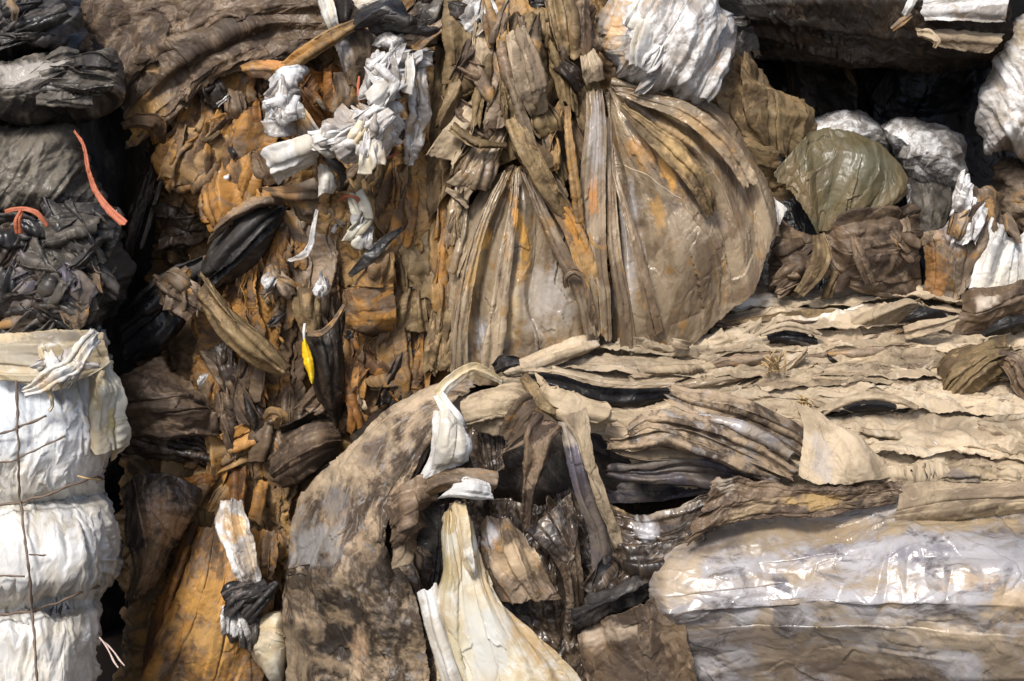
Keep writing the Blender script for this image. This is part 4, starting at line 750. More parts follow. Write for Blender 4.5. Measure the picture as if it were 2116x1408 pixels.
layer(["1225,700,11 1330,690,13 1500,690,17 1650,680,18 1850,680,19 2000,690,19 2200,690,20", "1180,718,18 1320,704,21 1480,706,24 1650,704,24 1850,704,24 2000,712,24 2200,712,24", "1120,742,20 1280,730,25 1450,745,27 1650,735,27 1850,735,27 2000,745,27 2200,745,27"], 'tan', "third layer of tan film reaching far left on the front bale")
layer(["1100,745,21 1250,735,24 1450,745,26 1650,735,27 1850,730,28 2200,735,28", "1090,755,27 1230,752,32 1400,762,33 1600,760,34 1850,760,34 2200,765,34", "1080,765,26 1220,768,33 1380,778,36 1560,785,38 1800,790,38 2200,800,38"], 'tan', "fourth layer of tan film above the black cavity of the front bale", stains=[(1240,710,40,14,0,(.40,.29,.19),.8)])
layer(["1600,770,34 1750,740,30 1900,725,29 2050,720,28 2200,710,28", "1560,790,40 1720,770,38 1880,760,37 2050,750,36 2200,740,36", "1540,815,42 1720,805,43 1880,800,43 2050,795,43 2200,790,42"], 'tan2', "finely pleated tan film layer at the middle of the front bale top", pl=(9, .014, 3))
layer(["1640,830,44 1760,800,42 1900,790,42 2050,800,42 2200,800,42", "1660,850,50 1780,822,49 1930,820,49 2060,830,49 2200,840,49", "1690,862,50 1800,845,52 1930,855,53 2060,868,53 2200,880,53"], 'tan', "smooth tan film layer in front of the straw tuft")
layer(["1640,850,48 1760,868,50 1900,850,51 2050,870,52 2200,880,52", "1660,880,56 1780,895,58 1910,890,58 2060,910,58 2200,930,58", "1700,920,58 1800,940,62 1900,950,63 2060,960,63 2200,980,63"], 'tan', "broad smooth tan layer on the near part of the front bale top", pl=(4, .010, 2))
layer(["1870,960,60 1950,930,58 2050,935,58 2200,950,58", "1880,985,66 1960,965,68 2050,970,68 2200,990,68", "1890,1000,62 1980,1000,68 2060,1005,68 2200,1015,66"], 'tan2', "crumpled tan layer at the near right edge of the front bale top", stains=[(1990,985,40,12,20,(.12,.10,.09),.8)])
# raised flaps
sheet("film_flap", M['khaki'], ["1255,700,14 1320,670,18 1390,622,22 1412,612,22", "1290,715,16 1340,690,16 1390,640,16 1414,614,22", "1330,712,14 1380,690,12 1410,650,14 1420,622,20", "1420,705,16 1455,690,14 1465,660,14 1425,622,22", "1485,705,18 1478,690,20 1465,655,20 1420,614,22"], pleat=(2, .006), cr=(.08, .008), rag=(.02, .02), label="raised tent shaped flap with a dark hollow on the front bale top", cat="film flap")
sheet("film_flap", M['tan2'], ["1740,668,20 1800,640,24 1870,618,26 1890,622,26", "1765,672,24 1820,650,29 1875,628,30 1895,626,28", "1850,674,22 1870,655,22 1890,640,22 1905,628,24", "1960,655,14 1940,640,18 1915,628,22 1900,622,24"], pleat=(2, .006), cr=(.06, .006), rag=(.02, .02), label="raised grey tan flap with a black gap beneath, mid way along the bale top", cat="film flap")
sheet("film_flap", M['brown'], ["1985,610,14 2010,598,18 2060,590,20 2140,575,18", "1990,640,20 2020,645,27 2060,632,26 2140,600,22", "1975,665,22 2020,668,25 2070,650,24 2140,630,20", "1965,690,22 2030,690,22 2080,672,20 2140,655,18"], pleat=(3, .012), cr=(.07, .016), stains=[(2035,625,22,16,0,(.45,.38,.3),.8)], label="dark folded flap at the right end of the bale top", cat="film flap")
ribbon("film_flap", M['blackd'], "1585,700,22 1640,696,27 1690,718,24", [14, 34, 16], 1.5, label="small dusty black flap between layers of the bale top", cat="film flap")
ribbon("film_flap", M['tan2'], "1866,690,26 1900,680,30 1950,668,30 1985,655,26", [30, 34, 24, 10], 2, label="rolled tan flap in front of the black gap on the bale top", cat="film flap")
# straw tufts
def tuft(lab, cx, cy, d, n, ln, a0, spread, mat, seed):
    rr = random.Random(seed); t = root("straw_tuft", lab, "straw", (cx, cy, d))
    for k in range(n):
        a = math.radians(a0+rr.gauss(0, spread)); L = ln*rr.uniform(.5, 1.2); x = cx+rr.gauss(0, ln*.25); y = cy+rr.gauss(0, ln*.12)
        cord("straw_stalk", M[mat], f"{x},{y},{d} {x+math.cos(a)*L*.5},{y+math.sin(a)*L*.5-3},{d+rr.uniform(1,4)} {x+math.cos(a)*L},{y+math.sin(a)*L},{d+rr.uniform(-1,4)}", rr.uniform(.12, .3), parent=t)
tuft("small tuft of frayed straw coloured fibre on the bale top", 1600, 765, 42, 16, 40, 250, 40, 'straw', 4)
tuft("short straw coloured fibres at the fold right of the dark tubes", 1655, 825, 51, 14, 30, 60, 40, 'straw', 5)
sheet("fringed_film", M['khaki'], ["1935,800,40 1950,745,40 2010,715,38 2080,700,36", "1945,815,46 1975,770,50 2030,735,48 2090,715,42", "1970,822,48 2010,790,53 2050,755,51 2100,735,44", "1995,820,42 2040,790,46 2075,770,44 2116,760,38"], pleat=(12, .014, 1.2), cr=(.04, .01, 2.5), fine=(.02, .003), rag=(.05, .04), label="brown fringed bunch of film at the right of the bale top", cat="film bunch")
ribbon("film_strip", M['brown'], "2060,735,44 2100,760,48 2120,800,48 2180,820,44", [20, 50, 46, 30], 2, pleat=(3, .012), cr=(.05, .012), label="brown fold behind the fringed bunch at the right edge", cat="film strip")

# front lip flaps above the cavity
sheet("film_flap", M['tan'], ["1028,768,34 1100,738,30 1180,705,26 1240,692,22", "1040,772,38 1110,752,37 1190,722,33 1240,705,27", "1055,778,36 1120,768,36 1170,745,33 1215,725,28"], pleat=(2, .006), cr=(.06, .008), label="long tan edge of film rising from the left tip of the bale top", cat="film flap")
ribbon("film_strip", M['black'], "1020,765,38 1045,748,44 1075,748,42", [24, 36, 14], 1.5, cr=(.03, .006), label="black torn tip at the far left of the bale top", cat="film scrap")
sheet("film_flap", M['void'], ["1075,772,42 1150,775,44 1250,800,46 1390,800,44", "1085,790,46 1150,800,48 1260,830,46 1390,820,44", "1110,812,40 1180,830,34 1280,870,30 1400,850,34"], pleat=(2, .006), cr=(.08, .008), thick=.004, label="black sheet standing in for the shade of the cavity under the bale top", cat="film flap")  # cavity shade painted as a black sheet
sheet("film_flap", M['tan'], ["1075,760,44 1160,762,46 1260,785,47 1400,790,46", "1080,768,47 1160,772,49 1260,794,50 1395,798,48"], pleat=None, cr=(.05, .008), rag=(.02, .15), label="torn tan hem hanging over the cavity of the front bale", cat="film flap")
# folds on the right of the cavity: tubes that run to the lower right
for p, wv, mt, lb in [("1375,812,52 1440,835,60 1540,860,62 1640,905,60 1700,950,58", [30, 62, 70, 66, 40], 'mud', "uppermost tube fold right of the cavity"),
  ("1290,900,54 1340,868,62 1440,890,66 1560,930,66 1650,985,62", [14, 50, 66, 62, 30], 'mud', "second tube fold right of the cavity, with a tan crest"),
  ("1252,915,52 1300,915,60 1400,905,66 1520,950,68 1620,1000,62", [20, 34, 48, 44, 20], 'mud', "third tube fold right of the cavity, narrow and tan"),
  ("1256,925,54 1300,942,58 1400,945,60 1500,955,60", [10, 26, 26, 10], 'tan2', "pale lip of film under the third tube fold"),
  ("1250,972,52 1330,978,58 1430,970,60 1560,1000,60", [14, 44, 60, 30], 'slate', "slate coloured fold low on the right of the cavity"),
  ("1440,858,62 1540,885,66 1640,945,64", [10, 34, 14], 'lilac', "lilac grey glossy fold among the tube folds")]:
    ribbon("film_fold", M[mt], p, wv, 3.0, pleat=(3, .010, .8), cr=(.08, .012, 3), fine=(.03, .003), label=lb, cat="film fold")
sheet("plastic_film", M['slate'], ["1200,860,34 1300,930,34 1420,940,40 1560,960,46", "1210,960,34 1300,980,36 1420,985,42 1560,1005,48", "1230,1040,36 1320,1040,40 1420,1030,46 1500,1020,52"], pleat=(3, .012), cr=(.08, .012), label="slate film deep behind the tube folds", cat="plastic film")
sheet("tan_flap", M['tan'], ["1640,830,58 1660,880,62 1655,935,64 1648,985,64", "1672,838,61 1700,890,66 1700,950,68 1690,1005,68", "1700,855,61 1760,905,66 1790,955,69 1780,1000,69", "1690,862,58 1760,895,61 1820,945,64 1868,985,64"], pleat=(3, .008), cr=(.10, .010, 2), fine=(.03, .002), rag=(.03, .03), stains=[(1700,950,24,60,-10,(.34,.31,.29),.6)], label="flat triangular tan flap hanging over the near edge of the bale top", cat="film flap")
sheet("plastic_film", M['void'], ["1860,985,50 1960,1000,52 2120,1000,52", "1880,1040,48 1960,1040,50 2120,1040,50"], pleat=(2, .01), cr=(.06, .01), label="near black sheet standing in for shade under the near right edge of the bale top", cat="plastic film")  # shade of the gap put in as a near black strip

# big front sheets
MUD_SHADE = [(720,930,110,70,-45,(.42,.325,.215),.75), (640,1130,70,50,-30,(.20,.195,.19),.75), (690,1040,30,40,0,(.17,.16,.155),.6), (700,1310,120,120,0,(.016,.012,.009),.95), (640,1200,70,24,0,(.03,.022,.016),.9), (800,1180,44,70,0,(.02,.015,.011),.9), (830,960,12,110,35,(.03,.022,.016),.8), (850,830,60,24,-30,(.44,.34,.23),.75), (610,1370,30,70,0,(.17,.13,.085),.85), (700,1275,30,16,30,(.22,.16,.10),.8), (742,1340,22,40,0,(.26,.17,.10),.8), (680,1370,40,12,20,(.20,.145,.09),.7), (655,1290,14,30,0,(.19,.14,.09),.7), (770,930,40,24,-40,(.14,.105,.08),.6)]  # mud patches; the thin slanting dark streak is painted crease shade
sheet("front_sheet", M['mud'], ["985,778,40 900,790,38 800,840,30 700,930,20 620,1020,10 585,1150,2 570,1420,0 570,1800,0", "985,790,48 905,805,48 810,860,44 720,950,38 650,1040,30 612,1170,24 600,1420,22 600,1800,20", "960,810,52 900,840,56 830,900,54 760,1000,50 700,1090,46 670,1200,42 660,1420,40 660,1800,38", "930,830,54 895,870,60 850,930,60 800,1010,58 760,1090,54 745,1200,50 740,1420,48 740,1800,46", "905,870,58 880,920,62 850,980,62 810,1050,60 790,1110,58 800,1200,56 810,1420,54 810,1800,46", "890,900,54 870,950,57 840,1010,58 806,1070,56 800,1130,54 860,1230,54 890,1420,54 890,1800,38"],
   pleat=(2, .006, 1.2), cr=(.16, .020, 1.3), fine=(.035, .0025), thick=.003, stains=MUD_SHADE, label="large mud mottled sheet draped over the left corner of the front bale", cat="plastic film")
ribbon("film_fold", M['wet'], "590,1185,26 640,1180,36 690,1190,42 760,1180,50", [12, 30, 34, 14], 1.6, cr=(.05, .008), label="horizontal wrinkle across the mottled front sheet", cat="film fold")
sheet("plastic_film", M['wet'], ["770,1130,44 775,1240,46 790,1420,46 790,1800,46", "800,1090,48 830,1200,50 850,1420,50 850,1800,50", "850,1120,42 880,1220,44 900,1420,44 900,1800,44", "900,1130,36 920,1230,38 940,1420,38 940,1800,38"], pleat=(4, .016), cr=(.09, .018), fine=(.03, .005), label="dark wet film hanging between the mottled sheet and the cream sheet", cat="plastic film")
sheet("plastic_film", M['wet'], ["930,1030,38 930,1200,40 950,1420,42 950,1800,42", "1040,1020,44 1040,1200,46 1060,1420,46 1060,1800,46", "1110,1040,44 1130,1200,48 1150,1420,48 1150,1800,48", "1180,1000,42 1200,1200,46 1220,1420,48 1220,1800,48", "1260,1060,40 1290,1240,46 1290,1420,48 1290,1800,48"], pleat=(6, .014), cr=(.09, .020), fine=(.025, .006), label="dark wet speckled film under the knotted flaps of the front bale", cat="plastic film")
# the knot
sheet("film_flap", M['tan2'], ["960,830,50 1000,800,54 1060,790,54 1105,800,50", "955,850,58 1010,830,62 1060,820,62 1090,835,56", "960,868,60 1010,860,64 1050,860,62 1080,870,54", "985,885,50 1020,890,52 1050,895,50 1075,905,46"], pleat=(4, .014), cr=(.07, .014), dz=.4, ledge=1.5, label="rounded tan film at the top of the knot left of the cavity", cat="film flap")
sheet("film_flap", M['tan2'], ["1100,765,48 1110,790,52 1130,820,54 1150,850,52", "1120,780,52 1150,810,58 1190,815,60 1255,830,54", "1110,830,54 1150,850,62 1200,855,64 1270,860,54", "1150,868,54 1180,880,58 1215,890,58 1250,890,48"], pleat=(3, .012), cr=(.08, .012), dz=.45, ledge=1.4, label="smooth tan lobe of film at the mouth of the cavity", cat="film flap")
ribbon("film_strip", M['khaki'], "1080,775,52 1098,800,58 1112,830,60 1150,855,60", [22, 28, 30, 20], 1.6, cr=(.04, .006), label="twisted khaki strip leading into the knot from above", cat="film strip")
sheet("film_flap", M['grime'], ["1040,900,56 1060,850,62 1085,820,62 1100,830,58", "1050,920,60 1085,870,66 1110,850,64 1140,860,58", "1030,935,56 1080,910,62 1120,880,60 1150,870,54"], pleat=(4, .014), cr=(.05, .010), label="crumpled grey brown flap in the middle of the knot", cat="film flap")
ribbon("film_strip", M['brown'], "1140,865,58 1115,900,64 1105,960,64 1092,1020,62 1086,1088,58", [60, 62, 44, 26, 10], 3.0, cr=(.07, .008), label="pointed brown flap hanging from the knot", cat="film strip")
sheet("film_strap", M['slate'], ["1150,870,56 1168,940,62 1185,1010,62 1215,1100,60 1225,1200,56", "1185,868,60 1200,940,66 1218,1020,66 1245,1100,63 1255,1190,58", "1205,880,57 1220,950,62 1240,1030,62 1262,1110,60 1275,1185,54"], pleat=(2, .006), cr=(.09, .006, 3), stains=[(1180,890,30,40,0,(.30,.25,.19),.8)], label="slate coloured strap hanging right of the knot", cat="film strap")
ribbon("film_strip", M['tan2'], "1185,850,62 1205,900,66 1220,960,66 1240,1020,66 1262,1080,63 1282,1135,58", [60, 34, 26, 20, 20, 14], 1.2, cr=(.05, .008), rag=(.02, .08), label="tan edged strip along the right of the slate strap", cat="film strip")
sheet("film_flap", M['grime'], ["850,1010,58 900,975,64 960,965,68 1030,975,64", "855,1030,62 910,1000,69 970,992,71 1030,1000,66", "850,1045,58 910,1018,62 960,1012,62 1020,1015,58"], pleat=(2, .006), cr=(.07, .010), label="grey brown band of film wrapped across the white strip", cat="film flap")
sheet("film_flap", M['brown'], ["795,1050,58 830,1010,64 870,990,64 900,1000,58", "800,1085,62 835,1050,70 870,1030,68 905,1030,60", "805,1130,60 835,1110,68 850,1070,66 880,1050,56", "815,1165,54 840,1160,60 855,1130,56 862,1100,46"], pleat=(3, .012), cr=(.06, .014), stains=[(828,1150,22,22,0,(.36,.28,.19),.7)], label="crumpled brown lobe at the left of the wrapped band", cat="film flap")
sheet("plastic_film", M['void'], ["860,1050,40 855,1130,38 840,1210,40", "920,1040,42 915,1130,40 905,1215,42"], pleat=(2, .006), cr=(.07, .008), label="black sheet standing in for the shaded hollow left of the cream sheet", cat="plastic film")  # shade of the hollow painted as a black sheet
sheet("plastic_film", M['wet'], ["960,870,44 970,930,46 985,985,48", "1000,880,48 1010,930,50 1020,980,52", "1050,890,44 1045,930,48 1040,970,50"], pleat=(4, .012), cr=(.05, .010), label="dark shiny film crumpled inside the knot", cat="plastic film")
ribbon("film_strip", M['olive'], "893,885,47 878,925,50 860,970,48", [16, 26, 18], 1, pleat=(3, .004), stains=[(876,930,20,40,20,(.10,.13,.035),.9)], label="moss green sliver of film beside the white strip", cat="film strip")
# white strip and cream sheet
ribbon("film_strip", M['cream'], "1040,790,52 1000,768,56 975,762,58 930,790,60 902,820,60", [8, 22, 26, 30, 26], 1.4, cr=(.05, .005), label="cream strip bent over the top of the front bale", cat="film strip")
ribbon("film_strip", M['white'], "905,812,61 922,840,65 945,865,66 958,885,64", [24, 30, 26, 16], 1.4, cr=(.04, .006), label="white twisted strip hanging from the cream strip", cat="film strip")
sheet("white_film", M['white'], ["900,850,62 895,900,66 880,950,64 858,1005,60", "925,850,66 925,900,72 915,950,70 890,985,64", "945,868,66 952,910,71 950,945,69 925,975,64", "958,888,62 966,920,65 962,950,63 945,966,60"], pleat=(2, .010), cr=(.06, .010), label="bright white film flap above the wrapped band", cat="white film")
sheet("white_film", M['white'], ["945,990,66 980,995,69 1010,1005,66", "930,1010,68 975,1012,73 1018,1020,67", "905,1030,64 960,1026,70 1022,1032,64"], pleat=(2, .008), cr=(.05, .006), rag=(.02, .04), label="white film hem showing under the wrapped band", cat="white film")
CR = [(930,1070,24,30,0,(.45,.32,.13),.8), (1090,1290,60,120,-35,(.50,.35,.17),.85), (925,1180,14,40,0,(.42,.35,.18),.6), (950,1330,24,60,0,(.50,.45,.28),.5), (1010,1330,40,90,0,(.62,.62,.58),.7)]
sheet("cream_sheet", M['cream'], ["908,1062,58 905,1120,60 912,1180,60 890,1260,58 905,1420,58 925,1800,56", "925,1045,63 925,1110,68 930,1180,68 925,1260,66 950,1420,64 960,1800,62", "950,1050,61 950,1110,65 955,1180,66 965,1260,66 1000,1420,66 1010,1800,64", "975,1070,60 980,1130,64 985,1190,66 1010,1270,68 1060,1420,68 1080,1800,66", "985,1140,58 995,1180,62 1015,1235,64 1060,1300,66 1130,1420,66 1150,1800,64", "990,1190,56 1010,1225,60 1060,1275,61 1110,1325,62 1205,1430,60 1230,1800,58"],
   pleat=(6, .012, .7), cr=(.13, .009, 2.4), sharp=.3, stains=CR, label="long cream translucent sheet hanging down the front bale", cat="plastic film")
sheet("white_film", M['white'], ["864,1216,58 880,1290,61 905,1370,62 925,1440,62 950,1800,62", "886,1210,62 900,1280,66 920,1350,67 945,1440,67 970,1800,66", "900,1198,60 915,1270,63 935,1350,64 960,1440,64 990,1800,62"], pleat=(2, .010), cr=(.09, .006, 3), label="white hem hanging along the left of the cream sheet", cat="white film")
ribbon("film_strip", M['cream'], "945,1036,64 955,1080,70 962,1130,71 975,1180,68 985,1200,62", [30, 32, 28, 24, 8], 1.4, cr=(.06, .005), label="narrow cream fold hanging on the top of the cream sheet", cat="film strip")
sheet("plastic_film", M['grime'], ["985,1085,54 990,1150,56 1000,1200,56 1010,1250,54", "1005,1062,58 1015,1130,60 1025,1190,61 1060,1250,58", "1045,1070,57 1060,1130,60 1080,1190,61 1100,1240,58", "1085,1100,54 1115,1150,57 1140,1200,57 1165,1240,55"], pleat=(3, .008), cr=(.10, .016), rag=(.03, .03), stains=[(1070,1160,50,40,0,(.42,.31,.19),.8), (1010,1110,18,40,0,(.42,.41,.42),.8)], label="translucent beige film lobe right of the cream sheet", cat="plastic film")
sheet("plastic_film", M['wet'], ["1085,1100,52 1130,1140,54 1160,1200,54 1170,1290,52", "1130,1060,56 1165,1120,60 1180,1200,60 1190,1290,56", "1175,1020,52 1195,1120,56 1205,1200,56 1205,1290,52"], pleat=(4, .014, .7), cr=(.08, .012, 2), label="ribbed dark film left of the slate strap", cat="plastic film")
# glossy sheet at the lower right
LST = [(1560,1100,130,34,-12,(.22,.165,.10),.85), (1410,1200,60,36,-30,(.36,.28,.19),.8), (1720,1085,130,26,5,(.26,.19,.11),.85), (1960,1090,130,24,-4,(.30,.22,.12),.85), (1480,1110,80,30,-20,(.10,.08,.065),.8), (1950,1320,120,26,5,(.38,.30,.20),.75), (1640,1385,110,34,0,(.20,.155,.11),.85), (1612,1195,18,26,-30,(.07,.065,.08),.85), (2090,1250,56,46,0,(.42,.31,.19),.85), (1450,1050,60,40,0,(.09,.07,.05),.8), (1780,1400,180,26,0,(.13,.095,.065),.85), (2000,1205,60,18,0,(.42,.29,.16),.6), (1850,1250,34,14,0,(.40,.28,.14),.6), (1700,1130,60,12,-10,(.13,.12,.14),.6), (1900,1150,80,16,0,(.15,.14,.16),.7), (1530,1330,60,24,20,(.16,.13,.11),.7)]
sheet("front_sheet", M['lilac'], ["1480,1000,64 1640,1008,66 1860,1010,66 2000,1012,66 2300,1020,66", "1440,1060,62 1600,1045,66 1860,1040,68 2000,1035,70 2300,1040,70", "1400,1120,62 1560,1090,70 1800,1085,72 2000,1075,76 2300,1080,76", "1368,1190,62 1390,1190,71 1560,1150,76 1800,1130,80 2000,1130,84 2300,1130,84", "1353,1230,66 1375,1230,75 1560,1200,80 1750,1180,83 2000,1180,90 2300,1190,90", "1358,1270,68 1380,1270,77 1560,1250,82 1750,1240,88 2000,1250,94 2300,1260,94", "1378,1320,65 1400,1320,74 1580,1310,80 1780,1310,88 2000,1320,92 2300,1330,92", "1398,1370,61 1420,1370,70 1620,1370,75 1800,1375,80 2000,1390,84 2300,1390,84", "1418,1430,57 1440,1430,66 1620,1440,70 1800,1430,72 2000,1430,70 2300,1430,70", "1440,1700,50 1620,1700,56 1800,1700,58 2000,1700,58 2300,1700,58"],
   pleat=(4, .009, 2.6), cr=(.26, .030, 1.7), fine=(.05, .003, 2), ledge=.75, rag=(0, 0), sharp=.15, thick=.003, stains=LST, label="large glossy grey lilac sheet smeared with tan mud at lower right", cat="plastic film")
sheet("front_sheet", M['tan2'], ["1860,1010,70 1960,1000,74 2060,1000,74 2250,995,74", "1850,1050,74 1950,1030,80 2060,1020,80 2250,1015,80", "1840,1075,72 1950,1062,80 2070,1045,80 2250,1040,80", "1850,1095,66 1960,1090,72 2080,1060,72 2250,1060,72"], pleat=(4, .010), cr=(.07, .010, 2.5), fine=(.03, .003), label="tan crusted roll of film along the top of the glossy sheet", cat="film roll")
sheet("plastic_film", M['wet'], ["1250,1040,52 1330,1060,58 1400,1050,62 1500,1000,66", "1255,1080,56 1330,1110,64 1400,1100,68 1480,1060,70", "1270,1150,56 1320,1170,64 1400,1160,68 1450,1110,68", "1280,1200,50 1330,1220,58 1390,1215,62 1420,1180,62"], pleat=(4, .022), cr=(.07, .022), fine=(.03, .006), stains=[(1300,1050,40,16,0,(.38,.27,.14),.9), (1335,1100,22,26,0,(.40,.39,.40),.8), (1390,1060,60,14,-20,(.35,.29,.22),.7)], label="crumpled shiny brown film left of the glossy sheet", cat="plastic film")
sheet("film_flap", M['black'], ["1180,1262,56 1230,1228,62 1300,1195,64 1345,1165,60", "1183,1278,62 1240,1250,70 1300,1225,71 1350,1198,66", "1190,1298,57 1250,1280,60 1300,1262,62 1352,1236,58"], pleat=(3, .012), cr=(.05, .012), fine=(.02, .002), rag=(.03, .08), label="curled black film lip left of the glossy sheet", cat="film flap")
clump("film_wad", "glossy dark scraps piled above the curled black lip", "film wad", 1275, 1195, 66, 34, 58, 8, (40, 66), 60, ['wet', 'black', 'slate', 'wet'], 932)
sheet("plastic_film", M['brown'], ["1195,1310,54 1200,1360,56 1215,1430,54 1215,1800,54", "1240,1275,62 1250,1340,62 1265,1430,58 1265,1800,58", "1310,1250,70 1320,1320,70 1330,1430,66 1330,1800,60", "1400,1205,76 1418,1300,80 1450,1430,76 1450,1800,62"], pleat=(3, .012), cr=(.10, .014), fine=(.03, .003), stains=[(1250,1310,60,20,-10,(.36,.28,.20),.8), (1300,1390,80,60,0,(.10,.075,.055),.8)], label="smooth brown film panel below the curled black lip", cat="plastic film")

# ================================================================ lower left of the front bale
OS = [(420,1240,70,60,0,(.44,.235,.06),.7), (450,1330,60,60,0,(.46,.26,.075),.6)]
sheet("ochre_sheet", M['ochre'], ["300,1900,2 300,1430,8 330,1330,10 380,1200,12 420,1090,8", "310,1900,8 310,1430,14 350,1320,20 395,1200,22 430,1085,14", "340,1900,12 340,1430,18 385,1320,24 425,1200,24 450,1085,14", "400,1900,16 400,1430,22 425,1320,28 460,1210,26 480,1090,14", "460,1900,14 460,1430,20 480,1320,24 500,1230,24 520,1090,12", "540,1900,8 540,1430,14 560,1320,16 570,1200,16 575,1090,8"], pleat=(6, .014, 1.0), cr=(.12, .016, 1.6), fine=(.04, .003), stains=OS, label="bright ochre sheet hanging at the bottom between the bales", cat="plastic film")
sheet("brown_film", M['rust'], ["290,1900,0 290,1430,0 310,1300,4 350,1180,6 380,1080,2", "305,1900,6 305,1430,6 335,1290,14 370,1180,16 400,1075,6", "320,1900,4 320,1430,4 360,1280,8 395,1170,10 420,1080,2"], pleat=(3, .010), cr=(.08, .012), label="narrow brown film left of the bright ochre sheet", cat="plastic film")
ribbon("film_twist", M['silver'], "482,1030,18 485,1080,26 500,1130,28 515,1180,28 530,1235,20", [40, 66, 66, 56, 24], 2.6, pleat=(6, .014, .5), cr=(.05, .010), stains=[(488,1090,22,30,0,(.52,.32,.13),.9), (505,1050,26,16,0,(.2,.17,.13),.7), (520,1150,16,50,0,(.55,.42,.28),.6)], label="cream and white crumpled twist above the bright ochre sheet", cat="film twist")
clump("film_wad", "black shiny wad on the bright ochre sheet", "film wad", 510, 1235, 56, 26, 26, 7, (40, 70), 70, ['black', 'black', 'slate'], 930)
clump("film_wad", "grey crumpled film under the black shiny wad", "film wad", 492, 1300, 34, 42, 24, 6, (36, 56), 10, ['blackd', 'slate', 'mott'], 931)
ribbon("film_strip", M['ochre'], "560,1100,20 555,1150,24 550,1200,20", [16, 22, 16], 2.2, pleat=(3, .012), cr=(.05, .014), label="ochre fold right of the cream and white twist", cat="film strip")
pad("film_pouch", M['cream'], "520,1295 545,1270 580,1262 592,1300 590,1360 582,1408 560,1410 535,1380 515,1340", 20, 9, 6, cr=(.07, .008), stains=[(550,1310,16,10,0,(.4,.33,.24),.7)], label="translucent cream pouch at the bottom beside the mottled sheet", cat="film pouch")

rk = random.Random(79)
for k in range(58):
    y = rk.uniform(625, 960); x = rk.uniform(1330+(y > 830)*380, 2130)
    f = (y-600)/400
    scrap(x, y, 9+f*56, rk.uniform(24, 56)*(.7+f), rk.uniform(90, 230), 82+rk.gauss(0, 17), rk.choice(['tan', 'tan', 'tan2', 'tan2', 'khaki', 'grime', 'drape', 'brown']), "film_fold", fb, rr=rk)

sheet("plastic_film", M['brown'], ["1475,1003,70 1500,985,74 1640,1000,74 1760,1002,73 1880,985,72", "1455,1030,73 1520,1012,77 1640,1018,76 1760,1022,75 1870,1010,74", "1430,1080,72 1520,1050,75 1640,1048,75 1760,1040,74 1860,1030,72", "1405,1140,69 1500,1090,72 1620,1072,72 1740,1060,71 1850,1045,69"], pleat=(4, .010), cr=(.06, .014, 1.8), fine=(.022, .003), rag=(.04, .10), dz=.35, stains=[(1680,1035,70,14,0,(.36,.24,.10),.8), (1560,1050,60,16,-20,(.34,.25,.15),.7), (1500,1010,20,14,0,(.36,.3,.23),.7)], label="brown rumpled rim of film along the upper left of the glossy sheet", cat="plastic film")

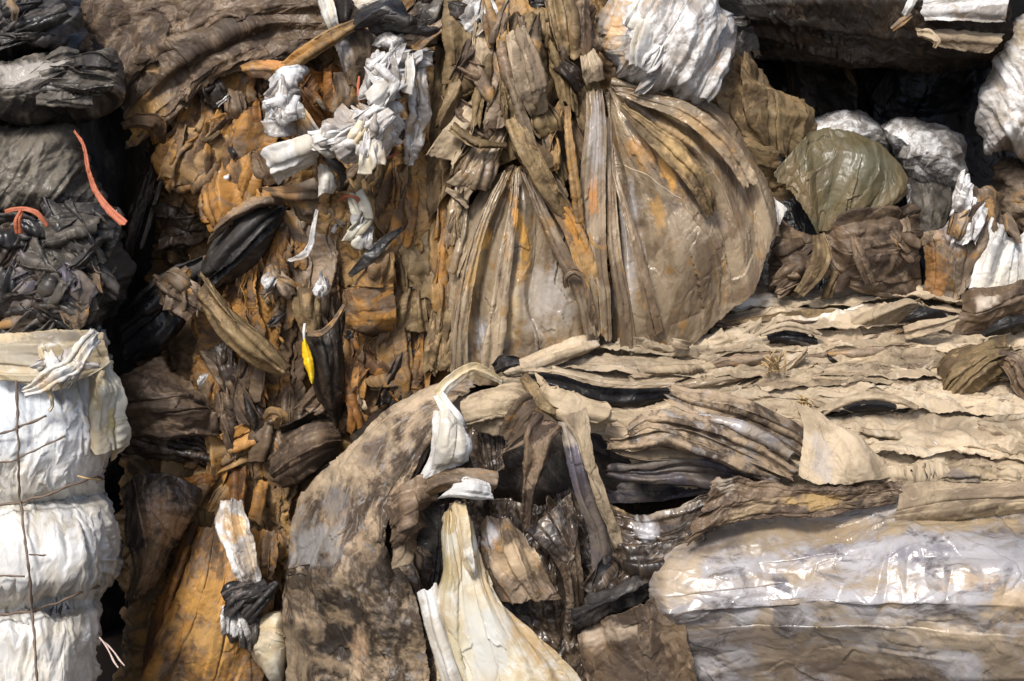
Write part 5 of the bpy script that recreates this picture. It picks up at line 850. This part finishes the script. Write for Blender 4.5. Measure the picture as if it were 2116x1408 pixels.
# black sheets added as the shade of bale top hollows, some under tan lips
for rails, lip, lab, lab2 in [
  (["1320,672,20 1370,640,23 1412,618,24", "1335,700,22 1390,680,24 1440,660,23", "1345,712,22 1410,706,22 1470,700,20"], None, "black sheet as hollow shade under the tent shaped flap of the bale top", ""),
  (["1850,672,25 1875,650,28 1900,632,29", "1870,668,27 1910,652,30 1945,640,28", "1880,672,26 1925,662,27 1962,656,25"], None, "black sheet as shadow behind the grey tan flap on the bale top", ""),
  (["1700,858,53 1750,830,52 1800,824,52 1880,840,52", "1706,862,54 1760,846,55 1810,842,55 1880,850,53", "1715,862,52 1770,854,53 1818,852,53 1878,855,52"], "1690,862,55 1745,830,58 1800,817,59 1860,828,58 1900,845,55", "long black sheet as gap shade in the middle of the near part of the bale top", "curled tan lip over the long black gap of the bale top"),
  (["1580,688,23 1620,680,25 1680,690,24", "1585,700,25 1630,700,27 1690,706,26", "1590,712,24 1640,714,25 1685,716,24"], "1570,692,26 1620,674,29 1660,680,29 1700,694,26", "black sheet as shade between the layers of the bale top", "tan lip above the black shade sheet between the bale top layers"),
  (["2020,690,27 2060,660,30 2130,640,29", "2030,695,29 2075,678,32 2140,665,30", "2040,698,27 2080,690,28 2140,690,27"], None, "black sheet as crease shade under the dark folded flap at the right end", "")]:
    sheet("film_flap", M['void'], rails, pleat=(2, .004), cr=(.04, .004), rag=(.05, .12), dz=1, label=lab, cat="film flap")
    if lip: ribbon("film_strip", M['tan'], lip, [10, 18, 22, 18, 10], .8, cr=(.04, .005), rag=(.03, .12), label=lab2, cat="film strip")

rk = random.Random(91)
for k in range(44):
    x = rk.uniform(400, 930); y = rk.uniform(170, 860)
    scrap(x, y, 14+rk.uniform(0, 3), rk.uniform(9, 20), rk.uniform(16, 40), rk.uniform(-80, 80), rk.choice(['mott', 'tan2', 'grime', 'khaki', 'black', 'ochre', 'ochre2']), "film_shred", cb, rr=rk)
for k in range(26):
    y = rk.uniform(640, 950); x = rk.uniform(1380+(y > 830)*320, 2110); f = (y-600)/400
    scrap(x, y, 14+f*58, rk.uniform(8, 18), rk.uniform(18, 50), 90+rk.gauss(0, 40), rk.choice(['mott', 'tan', 'tan2', 'dark', 'brown', 'cream']), "film_shred", fb, rr=rk)
GROUPS = dict(film_bale="bales of plastic film in the stack", film_layer="film layers on top of the front bale", film_bundle="film bundles around the shadowed gap", film_wad="crumpled film wads caught in the bales",
 film_flap="loose film flaps on the bales", film_strip="loose film strips on the bales", film_fold="gathered film folds of the hanging sheets", plastic_film="film sheets draped over the bales", white_film="white film over the centre bale",
 film_scrap="small film scraps", brown_film="brown film draped between the bales", black_film="black film draped between the bales", front_sheet="sheets over the front bale", fanned_sheet="fanned hanging sheets", twine="loose bits of twine",
 twine_strap="orange straps on the black bale", straw_tuft="straw tufts on the bale top", film_twist="twists of film")
for o in list(S.objects):
    if o.parent is None and "category" in o and "group" not in o:
        k = o.name.split('.')[0]
        if k in GROUPS: o["group"] = GROUPS[k]
